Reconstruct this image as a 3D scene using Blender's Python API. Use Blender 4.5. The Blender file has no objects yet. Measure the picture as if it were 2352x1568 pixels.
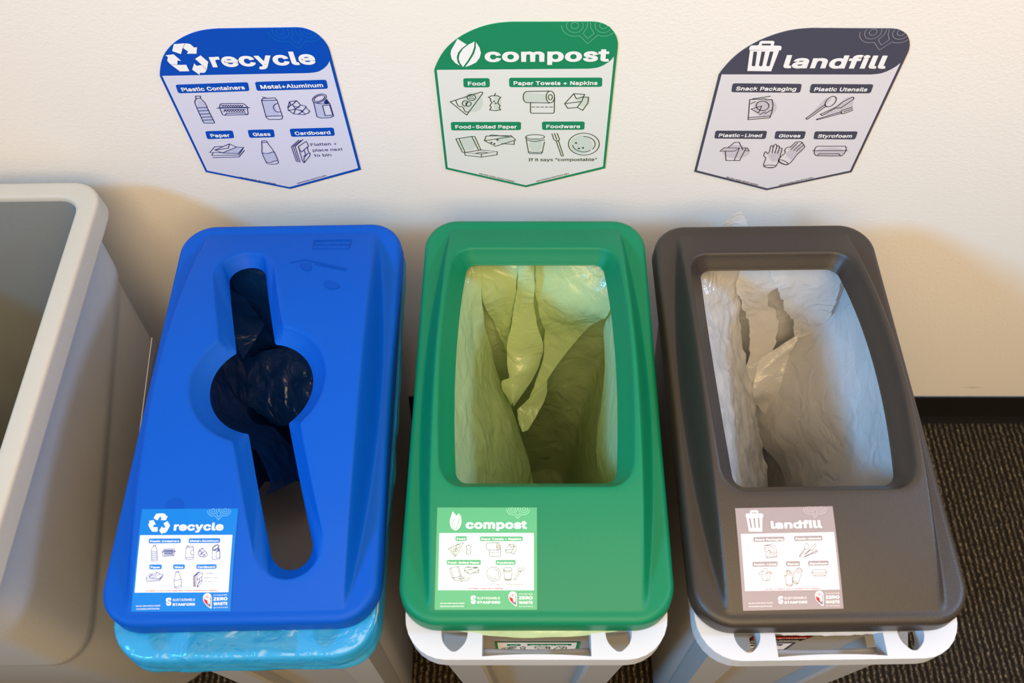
import bpy, bmesh, math, random
import numpy as np
from mathutils import Vector, noise
from mathutils.geometry import tessellate_polygon
random.seed(4)
scene = bpy.context.scene
COL = scene.collection

# ------------------------------------------------------------------ camera, light, exposure
W_, H_ = 2352, 1568
F_PX, CX, CY = 2022.0, 1215.0, 784.0
PITCH = math.radians(58.8)
CAM = Vector((0.0, -0.833, 1.69))
cd = bpy.data.cameras.new('camera'); cam = bpy.data.objects.new('camera', cd); COL.objects.link(cam)
cam.location = CAM
cam.rotation_euler = (math.pi/2 - PITCH, 0, 0)
cd.sensor_width = 36.0; cd.lens = 36.0*F_PX/W_
cd.shift_x = -(CX - W_/2)/W_
cd.clip_start = 0.02
cd.dof.use_dof = True; cd.dof.focus_distance = 1.12; cd.dof.aperture_fstop = 5.0
scene.camera = cam
scene.view_settings.view_transform = 'Standard'; scene.view_settings.look = 'None'
scene.view_settings.gamma = 1.0; scene.view_settings.exposure = 0.0

world = bpy.data.worlds.new('room_light'); scene.world = world; world.use_nodes = True
bg = world.node_tree.nodes['Background']
bg.inputs[0].default_value = (1.0, 0.76, 0.48, 1); bg.inputs[1].default_value = 0.50

def area(name, loc, target, size, energy, color, size_y=None, spread=180):
    l = bpy.data.lights.new(name, 'AREA'); l.energy = energy; l.color = color
    l.shape = 'RECTANGLE'; l.size = size; l.size_y = size_y or size; l.spread = math.radians(spread)
    o = bpy.data.objects.new(name, l); COL.objects.link(o)
    o.location = loc
    o.rotation_euler = (Vector(target) - Vector(loc)).to_track_quat('-Z', 'Y').to_euler()
    return o
area('window_light', (-2.9, -2.05, 3.3), (0.75, -0.1, 0.75), 0.6, 14.0, (0.10, 0.50, 1.0), None, 48)
area('warm_room_light', (0.25, -1.75, 2.75), (0.15, 0.0, 0.5), 2.0, 75, (1.0, 0.71, 0.38))
area('daylight_light', (2.3, -0.45, 2.7), (-0.4, -0.4, 0.7), 0.35, 44, (0.385, 0.615, 1.0))

# ------------------------------------------------------------------ pixel -> place
SP, CP = math.sin(PITCH), math.cos(PITCH)
def ray(px, py):
    u = (px - CX)/F_PX; w = (py - CY)/F_PX
    return Vector((u, CP - w*SP, -SP - w*CP))
def on_wall(px, py, y=0.0):
    d = ray(px, py); p = CAM + d*((y - CAM.y)/d.y); return p.x, p.z
def at_z(px, py, z):
    d = ray(px, py); return CAM + d*((z - CAM.z)/d.z)

# ------------------------------------------------------------------ materials
def s2l(c):
    return tuple((v/12.92 if v <= 0.04045 else ((v+0.055)/1.055)**2.4) for v in c)
def rgb(r, g, b): return s2l((r/255, g/255, b/255)) + (1.0,)
MATS = {}
def mat(name, col, rough=0.5, spec=0.5, bump=0.0, bscale=400.0, mottling=0.0):
    if name in MATS: return MATS[name]
    m = bpy.data.materials.new(name); m.use_nodes = True; MATS[name] = m
    nt = m.node_tree; b = nt.nodes['Principled BSDF']
    b.inputs['Base Color'].default_value = col
    b.inputs['Roughness'].default_value = rough
    b.inputs['Specular IOR Level'].default_value = spec
    tc = nt.nodes.new('ShaderNodeTexCoord')
    if bump > 0:
        n = nt.nodes.new('ShaderNodeTexNoise'); n.inputs['Scale'].default_value = bscale; n.inputs['Detail'].default_value = 2
        bp = nt.nodes.new('ShaderNodeBump'); bp.inputs['Strength'].default_value = bump; bp.inputs['Distance'].default_value = 0.001
        nt.links.new(tc.outputs['Object'], n.inputs['Vector']); nt.links.new(n.outputs[0], bp.inputs['Height'])
        nt.links.new(bp.outputs[0], b.inputs['Normal'])
    n2 = nt.nodes.new('ShaderNodeTexNoise'); n2.inputs['Scale'].default_value = 14; n2.inputs['Detail'].default_value = 4
    nt.links.new(tc.outputs['Object'], n2.inputs['Vector'])
    mx = nt.nodes.new('ShaderNodeMix'); mx.data_type = 'RGBA'
    mx.inputs[6].default_value = tuple(v*(1-mottling) for v in col[:3]) + (1,)
    mx.inputs[7].default_value = tuple(min(1, v*(1+mottling)) for v in col[:3]) + (1,)
    nt.links.new(n2.outputs[0], mx.inputs[0]); nt.links.new(mx.outputs[2], b.inputs['Base Color'])
    return m

M_BLUE = mat('blue_plastic', rgb(0, 75, 172), 0.46, 0.14, 0.25, 900, 0.03)
M_GREEN = mat('green_plastic', rgb(0, 114, 76), 0.42, 0.28, 0.25, 900, 0.03)
M_DARK = mat('charcoal_plastic', rgb(49, 41, 34), 0.40, 0.45, 0.25, 900, 0.04)
M_WHITEP = mat('pale_grey_plastic', rgb(196, 198, 202), 0.5, 0.35, 0.2, 700, 0.03)
M_GREYP = mat('grey_plastic', rgb(158, 156, 154), 0.55, 0.3, 0.2, 500, 0.04)
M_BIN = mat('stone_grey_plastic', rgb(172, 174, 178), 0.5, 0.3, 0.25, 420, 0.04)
M_INNER = mat('shaded_grey_plastic', rgb(126, 130, 130), 0.6, 0.25, 0.25, 420, 0.05)  # the open bin's plastic, darkened to put the shade inside into the colour
M_BINRIM = mat('bone_grey_plastic', rgb(180, 177, 168), 0.5, 0.3, 0.25, 420, 0.04)
M_CARD = mat('pale_cardboard', rgb(150, 136, 116), 0.85, 0.1, 0.3, 300, 0.05)
M_STAIN = mat('blue_residue', rgb(0, 68, 164), 0.6, 0.12)

def wall_material():
    m = bpy.data.materials.new('painted_wall'); m.use_nodes = True
    nt = m.node_tree; b = nt.nodes['Principled BSDF']; L = nt.links.new
    b.inputs['Roughness'].default_value = 0.62; b.inputs['Specular IOR Level'].default_value = 0.25
    tc = nt.nodes.new('ShaderNodeTexCoord')
    n1 = nt.nodes.new('ShaderNodeTexNoise'); n1.inputs['Scale'].default_value = 330; n1.inputs['Detail'].default_value = 3
    n2 = nt.nodes.new('ShaderNodeTexNoise'); n2.inputs['Scale'].default_value = 170; n2.inputs['Detail'].default_value = 3
    ad = nt.nodes.new('ShaderNodeMath'); ad.operation = 'ADD'
    for n in (n1, n2): L(tc.outputs['Object'], n.inputs['Vector'])
    L(n1.outputs[0], ad.inputs[0]); L(n2.outputs[0], ad.inputs[1])
    bp = nt.nodes.new('ShaderNodeBump'); bp.inputs['Strength'].default_value = 0.30; bp.inputs['Distance'].default_value = 0.0010
    L(ad.outputs[0], bp.inputs['Height']); L(bp.outputs[0], b.inputs['Normal'])
    # scuffs low on the wall near the baseboard
    sx = nt.nodes.new('ShaderNodeSeparateXYZ'); L(tc.outputs['Object'], sx.inputs[0])
    def band(out, c, w):
        a = nt.nodes.new('ShaderNodeMath'); a.operation = 'SUBTRACT'; L(out, a.inputs[0]); a.inputs[1].default_value = c
        q = nt.nodes.new('ShaderNodeMath'); q.operation = 'ABSOLUTE'; L(a.outputs[0], q.inputs[0])
        r = nt.nodes.new('ShaderNodeMapRange'); r.inputs['From Min'].default_value = 0; r.inputs['From Max'].default_value = w
        r.inputs['To Min'].default_value = 1; r.inputs['To Max'].default_value = 0; L(q.outputs[0], r.inputs['Value'])
        return r.outputs[0]
    bx = band(sx.outputs['X'], 0.887, 0.05); bz = band(sx.outputs['Z'], 0.137, 0.006)
    mu = nt.nodes.new('ShaderNodeMath'); mu.operation = 'MULTIPLY'; L(bx, mu.inputs[0]); L(bz, mu.inputs[1])
    mp = nt.nodes.new('ShaderNodeMapping'); mp.inputs['Scale'].default_value = (90, 1, 700); L(tc.outputs['Object'], mp.inputs[0])
    n3 = nt.nodes.new('ShaderNodeTexNoise'); n3.inputs['Scale'].default_value = 1.5; n3.inputs['Detail'].default_value = 4; L(mp.outputs[0], n3.inputs['Vector'])
    m2 = nt.nodes.new('ShaderNodeMath'); m2.operation = 'MULTIPLY'; L(mu.outputs[0], m2.inputs[0]); L(n3.outputs[0], m2.inputs[1])
    rp = nt.nodes.new('ShaderNodeMapRange'); rp.inputs['From Min'].default_value = 0.25; rp.inputs['From Max'].default_value = 0.6
    L(m2.outputs[0], rp.inputs['Value'])
    mx = nt.nodes.new('ShaderNodeMix'); mx.data_type = 'RGBA'
    mx.inputs[6].default_value = rgb(235, 231, 224); mx.inputs[7].default_value = rgb(120, 105, 80)
    L(rp.outputs[0], mx.inputs[0]); L(mx.outputs[2], b.inputs['Base Color'])
    return m

def carpet_material():
    m = bpy.data.materials.new('ribbed_carpet'); m.use_nodes = True
    nt = m.node_tree; b = nt.nodes['Principled BSDF']; L = nt.links.new
    b.inputs['Roughness'].default_value = 0.95; b.inputs['Specular IOR Level'].default_value = 0.1
    tc = nt.nodes.new('ShaderNodeTexCoord')
    nw = nt.nodes.new('ShaderNodeTexNoise'); nw.inputs['Scale'].default_value = 60; nw.inputs['Detail'].default_value = 2
    L(tc.outputs['Object'], nw.inputs['Vector'])
    sx = nt.nodes.new('ShaderNodeSeparateXYZ'); L(tc.outputs['Object'], sx.inputs[0])
    w1 = nt.nodes.new('ShaderNodeMath'); w1.operation = 'MULTIPLY_ADD'; L(nw.outputs[0], w1.inputs[0]); w1.inputs[1].default_value = 0.009; L(sx.outputs['X'], w1.inputs[2])
    w2 = nt.nodes.new('ShaderNodeMath'); w2.operation = 'MULTIPLY'; L(w1.outputs[0], w2.inputs[0]); w2.inputs[1].default_value = 2*math.pi/0.0115
    sn = nt.nodes.new('ShaderNodeMath'); sn.operation = 'SINE'; L(w2.outputs[0], sn.inputs[0])
    rib = nt.nodes.new('ShaderNodeMapRange'); rib.inputs['From Min'].default_value = -0.7; rib.inputs['From Max'].default_value = 0.9; L(sn.outputs[0], rib.inputs['Value'])
    mp = nt.nodes.new('ShaderNodeMapping'); mp.inputs['Scale'].default_value = (420, 150, 1); L(tc.outputs['Object'], mp.inputs[0])
    n1 = nt.nodes.new('ShaderNodeTexNoise'); n1.inputs['Scale'].default_value = 1.0; n1.inputs['Detail'].default_value = 4; n1.inputs['Roughness'].default_value = 0.7; L(mp.outputs[0], n1.inputs['Vector'])
    r1 = nt.nodes.new('ShaderNodeMapRange'); r1.inputs['From Min'].default_value = 0.40; r1.inputs['From Max'].default_value = 0.68; L(n1.outputs[0], r1.inputs['Value'])
    mu = nt.nodes.new('ShaderNodeMath'); mu.operation = 'MULTIPLY'; L(rib.outputs[0], mu.inputs[0]); L(r1.outputs[0], mu.inputs[1])
    cr = nt.nodes.new('ShaderNodeValToRGB')
    cr.color_ramp.elements[0].position = 0.0; cr.color_ramp.elements[0].color = rgb(30, 25, 20)
    cr.color_ramp.elements[1].position = 1.0; cr.color_ramp.elements[1].color = rgb(172, 152, 116)
    e = cr.color_ramp.elements.new(0.35); e.color = rgb(68, 59, 46)
    L(mu.outputs[0], cr.inputs[0]); L(cr.outputs[0], b.inputs['Base Color'])
    ad = nt.nodes.new('ShaderNodeMath'); ad.operation = 'MULTIPLY_ADD'; L(n1.outputs[0], ad.inputs[0]); ad.inputs[1].default_value = 0.8; L(rib.outputs[0], ad.inputs[2])
    bp = nt.nodes.new('ShaderNodeBump'); bp.inputs['Strength'].default_value = 1.0; bp.inputs['Distance'].default_value = 0.004
    L(ad.outputs[0], bp.inputs['Height']); L(bp.outputs[0], b.inputs['Normal'])
    return m

def film_material(name, col, clear, trans=0.5, rough=0.22, gloss=0.06, bump=0.6):
    """thin plastic film: diffuse + translucent body, part see-through, glossy skin with fine creases"""
    m = bpy.data.materials.new(name); m.use_nodes = True
    nt = m.node_tree; L = nt.links.new
    nt.nodes.remove(nt.nodes['Principled BSDF']); out = nt.nodes['Material Output']
    tc = nt.nodes.new('ShaderNodeTexCoord')
    n2 = nt.nodes.new('ShaderNodeTexNoise'); n2.inputs['Scale'].default_value = 30; n2.inputs['Detail'].default_value = 5; n2.inputs['Roughness'].default_value = 0.45
    n2.inputs['Distortion'].default_value = 1.2
    L(tc.outputs['Object'], n2.inputs['Vector'])
    bp = nt.nodes.new('ShaderNodeBump'); bp.inputs['Strength'].default_value = bump; bp.inputs['Distance'].default_value = 0.008
    L(n2.outputs[0], bp.inputs['Height'])
    df = nt.nodes.new('ShaderNodeBsdfDiffuse'); df.inputs[0].default_value = col; L(bp.outputs[0], df.inputs['Normal'])
    tl = nt.nodes.new('ShaderNodeBsdfTranslucent'); tl.inputs[0].default_value = col; L(bp.outputs[0], tl.inputs['Normal'])
    tp = nt.nodes.new('ShaderNodeBsdfTransparent'); tp.inputs[0].default_value = tuple(min(1, 0.30 + 0.8*v) for v in col[:3]) + (1,)
    gl = nt.nodes.new('ShaderNodeBsdfGlossy'); gl.inputs['Roughness'].default_value = rough; L(bp.outputs[0], gl.inputs['Normal'])
    m1 = nt.nodes.new('ShaderNodeMixShader'); m1.inputs[0].default_value = trans; L(df.outputs[0], m1.inputs[1]); L(tl.outputs[0], m1.inputs[2])
    m2 = nt.nodes.new('ShaderNodeMixShader'); m2.inputs[0].default_value = clear; L(m1.outputs[0], m2.inputs[1]); L(tp.outputs[0], m2.inputs[2])
    lw = nt.nodes.new('ShaderNodeLayerWeight'); lw.inputs['Blend'].default_value = 0.3; L(bp.outputs[0], lw.inputs['Normal'])
    pw = nt.nodes.new('ShaderNodeMath'); pw.operation = 'POWER'; L(lw.outputs['Facing'], pw.inputs[0]); pw.inputs[1].default_value = 3
    ma = nt.nodes.new('ShaderNodeMath'); ma.operation = 'MULTIPLY_ADD'; L(pw.outputs[0], ma.inputs[0]); ma.inputs[1].default_value = 0.12; ma.inputs[2].default_value = gloss
    m3 = nt.nodes.new('ShaderNodeMixShader'); L(ma.outputs[0], m3.inputs[0]); L(m2.outputs[0], m3.inputs[1]); L(gl.outputs[0], m3.inputs[2])
    L(m3.outputs[0], out.inputs['Surface'])
    return m
M_FILM_G = film_material('green_film', rgb(208, 230, 172), 0.16, 0.30)
M_FILM_C = film_material('clear_film', rgb(236, 236, 236), 0.20, 0.40)
M_FILM_B = film_material('blue_film', rgb(5, 72, 165), 0.15, 0.45, 0.3, 0.10)
M_FILM_BC = film_material('blue_cuff_film', rgb(60, 190, 240), 0.30, 0.40, 0.15)

# ------------------------------------------------------------------ mesh helpers
def link(name, verts, faces, material=None, parent=None, smooth=False, mats=None, midx=None):
    me = bpy.data.meshes.new(name); me.from_pydata([tuple(v) for v in verts], [], faces); me.update()
    if mats:
        for m in mats: me.materials.append(m)
        if midx is not None: me.polygons.foreach_set('material_index', midx)
    elif material: me.materials.append(material)
    if smooth: me.polygons.foreach_set('use_smooth', [True]*len(me.polygons))
    o = bpy.data.objects.new(name, me); COL.objects.link(o)
    if parent: o.parent = parent
    return o
def thing(name, label, cat, loc=(0, 0, 0), rz=0.0, group=None):
    o = bpy.data.objects.new(name, None); COL.objects.link(o)
    o.location = loc; o.rotation_euler = (0, 0, rz); o.empty_display_size = 0.05
    o['label'] = label; o['category'] = cat
    if group: o['group'] = group
    return o
def fix_normals(o):
    bm = bmesh.new(); bm.from_mesh(o.data); bmesh.ops.recalc_face_normals(bm, faces=bm.faces); bm.to_mesh(o.data); bm.free()
def rrect(hx, hy, r, n=8, cx=0.0, cy=0.0):
    """rounded rectangle, counter clockwise"""
    pts = []
    for (sx, sy, a0) in ((1, 1, 0), (-1, 1, 90), (-1, -1, 180), (1, -1, 270)):
        for k in range(n+1):
            a = math.radians(a0 + 90*k/n)
            pts.append((cx + sx*(hx-r) + r*math.cos(a), cy + sy*(hy-r) + r*math.sin(a)))
    return pts
def resample(pts, N, closed=True):
    p = np.array(pts + [pts[0]] if closed else pts, float)
    d = np.r_[0, np.cumsum(np.hypot(*(p[1:]-p[:-1]).T))]
    t = np.linspace(0, d[-1], N, endpoint=not closed)
    return np.c_[np.interp(t, d, p[:, 0]), np.interp(t, d, p[:, 1])]
def loft(rings, closed=True, cap_first=False, cap_last=False):
    n = len(rings[0]); v = [tuple(p) for r in rings for p in r]; f = []
    for a in range(len(rings)-1):
        for i in range(n if closed else n-1):
            j = (i+1) % n
            f.append((a*n+i, a*n+j, (a+1)*n+j, (a+1)*n+i))
    if cap_first: f.append(tuple(range(n))[::-1])
    if cap_last: f.append(tuple((len(rings)-1)*n + i for i in range(n)))
    return v, f
def cr(pts, closed=False, k=6):
    """smooth curve through points"""
    P = [np.array(p, float) for p in pts]; n = len(P); out = []
    rng = range(n) if closed else range(n-1)
    for i in rng:
        p0 = P[(i-1) % n] if closed or i > 0 else P[i]; p1 = P[i]
        p2 = P[(i+1) % n]; p3 = P[(i+2) % n] if closed or i+2 < n else P[min(i+1, n-1)]
        for s in range(k):
            t = s/k
            out.append(tuple(0.5*((2*p1) + (-p0+p2)*t + (2*p0-5*p1+4*p2-p3)*t*t + (-p0+3*p1-3*p2+p3)*t**3)))
    if not closed: out.append(tuple(P[-1]))
    return out
def ell(cx, cy, rx, ry, rot=0, a0=0, a1=360, n=28):
    c, s = math.cos(math.radians(rot)), math.sin(math.radians(rot)); o = []
    full = abs(a1-a0) >= 360
    for k in range(n if full else n+1):
        a = math.radians(a0 + (a1-a0)*k/n); x, y = rx*math.cos(a), ry*math.sin(a)
        o.append((cx + x*c - y*s, cy + x*s + y*c))
    return o

# ------------------------------------------------------------------ flat printed art (2-D shapes mapped onto a surface)
class Art:
    def __init__(self, mapf): self.map = mapf; self.v = []; self.f = []; self.m = []; self.mats = []
    def mi(self, m):
        if m not in self.mats: self.mats.append(m)
        return self.mats.index(m)
    def tri(self, pts, tris, m, layer):
        b = len(self.v); self.v += [self.map(x, y, layer) for x, y in pts]
        k = self.mi(m)
        for t in tris: self.f.append(tuple(b+i for i in t)); self.m.append(k)
    def fill(self, pts, m, layer, holes=()):
        loops = [[Vector((x, y, 0)) for x, y in l] for l in [pts] + list(holes)]
        self.tri([(p.x, p.y) for l in loops for p in l], tessellate_polygon(loops), m, layer)
    def grid(self, quad, m, layer, n=10):
        (a, b, c, d) = [np.array(q, float) for q in quad]; pts = []
        for j in range(n+1):
            for i in range(n+1):
                s, t = i/n, j/n; pts.append(tuple((a*(1-s)+b*s)*(1-t) + (d*(1-s)+c*s)*t))
        q = [(j*(n+1)+i, j*(n+1)+i+1, (j+1)*(n+1)+i+1, (j+1)*(n+1)+i) for j in range(n) for i in range(n)]
        self.tri(pts, q, m, layer)
    def line(self, pts, w, m, layer, closed=False):
        P = []
        for p in pts:
            if not P or math.hypot(p[0]-P[-1][0], p[1]-P[-1][1]) > 1e-6: P.append(p)
        if closed and len(P) > 2 and math.hypot(P[0][0]-P[-1][0], P[0][1]-P[-1][1]) < 1e-6: P.pop()
        n = len(P)
        if n < 2: return
        L, R = [], []
        for i in range(n):
            a = P[i-1] if (closed or i > 0) else None; b = P[(i+1) % n] if (closed or i < n-1) else None
            dirs = []
            if a is not None: d = np.array(P[i])-np.array(a); dirs.append(d/np.linalg.norm(d))
            if b is not None: d = np.array(b)-np.array(P[i]); dirs.append(d/np.linalg.norm(d))
            t = sum(dirs); l = np.linalg.norm(t)
            t = dirs[0] if l < 1e-6 else t/l
            nrm = np.array((-t[1], t[0])); c = abs(float(np.dot(nrm, (-dirs[0][1], dirs[0][0]))))
            h = w/2/max(c, 0.55)
            p = np.array(P[i])
            if not closed and i == 0: p = p - t*w*0.3
            if not closed and i == n-1: p = p + t*w*0.3
            L.append(tuple(p+nrm*h)); R.append(tuple(p-nrm*h))
        q = [(i, (i+1) % n, n+(i+1) % n, n+i) for i in range(n if closed else n-1)]
        self.tri(L+R, q, m, layer)
    def build(self, name, parent=None):
        if not self.f: return None
        o = link(name, self.v, self.f, mats=self.mats, midx=self.m, parent=parent)
        return o

_glyph = {}
try:
    import os
    FONT = bpy.data.fonts.load(os.path.join(bpy.utils.system_resource('DATAFILES', path='fonts'), 'Inter.woff2'))
except Exception:
    FONT = None
def glyphs(s, bold):
    """letter shapes from the built-in font; a bevel round the outline makes the heavier weights"""
    key = (s, bold)
    if key in _glyph: return _glyph[key]
    c = bpy.data.curves.new('t', 'FONT'); c.body = s; c.size = 1.0; c.resolution_u = 3; c.fill_mode = 'FRONT'
    if FONT: c.font = FONT
    if bold > 0.004: c.bevel_depth = bold; c.bevel_resolution = 0; c.space_character = 1 + bold*1.6
    o = bpy.data.objects.new('t', c); COL.objects.link(o)
    bpy.context.view_layer.update()
    me = bpy.data.meshes.new_from_object(o.evaluated_get(bpy.context.evaluated_depsgraph_get()))
    pts = np.array([tuple(v.co) for v in me.vertices]); fc = [tuple(p.vertices) for p in me.polygons]
    fc = [f for f in fc if min(pts[k, 2] for k in f) > -1e-4]
    used = sorted({k for f in fc for k in f}); idx = {k: i for i, k in enumerate(used)}
    pts = pts[used]; fc = [tuple(idx[k] for k in f) for f in fc]
    top = pts[:, 2].max()
    if bold > 0.004:                       # tame the long mitres at sharp corners
        tp = pts[pts[:, 2] > top-1e-4][:, :2]
        for i in range(len(pts)):
            if pts[i, 2] < top*0.5:
                d = tp-pts[i, :2]; k = int(np.argmin((d**2).sum(1))); l = float(np.hypot(*d[k]))
                if l > 1.25*bold: pts[i, :2] += d[k]*(1-1.25*bold/l)
    par = list(range(len(pts)))            # separate strokes of one letter cross: keep each on its own film of ink
    def find(a):
        while par[a] != a: par[a] = par[par[a]]; a = par[a]
        return a
    for f in fc:
        for k in f[1:]: par[find(k)] = find(f[0])
    roots = {}
    lift = np.array([roots.setdefault(find(k), len(roots)) % 4 for k in range(len(pts))])
    pts = np.c_[pts, lift]
    bpy.data.objects.remove(o); bpy.data.curves.remove(c); bpy.data.meshes.remove(me)
    _glyph[key] = (pts, fc); return _glyph[key]
CAP = 0.727
def text(art, s, p0, p1, cap, m, layer, bold=0.022):
    """lettering whose ink runs from p0 to p1 (baseline ends), cap height in art units"""
    if bold <= 0.004: bold = 0.0
    pts, fc = glyphs(s, bold)
    x0, x1 = pts[:, 0].min(), pts[:, 0].max()
    p0 = np.array(p0, float); p1 = np.array(p1, float); e = p1-p0; L = np.linalg.norm(e); e /= L
    n = np.array((-e[1], e[0]))
    X = (pts[:, 0]-x0)*L/(x1-x0); Y = (pts[:, 1]+bold)*cap/(CAP+2*bold)
    q = p0 + np.outer(X, e) + np.outer(Y, n)
    b = len(art.v); k = art.mi(m)
    art.v += [art.map(q[i][0], q[i][1], layer + (0.30*pts[i, 2]/bold if bold else 0) + 0.13*pts[i, 3]) for i in range(len(q))]
    for f in fc: art.f.append(tuple(b+i for i in f)); art.m.append(k)

# ------------------------------------------------------------------ pictograms, drawn in pixels of three close views of the wall signs
VIEW = {'recycle': (340, 30, 520/1941), 'compost': (960, 30, 500/1867), 'landfill': (1570, 40, 540/2065)}
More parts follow.
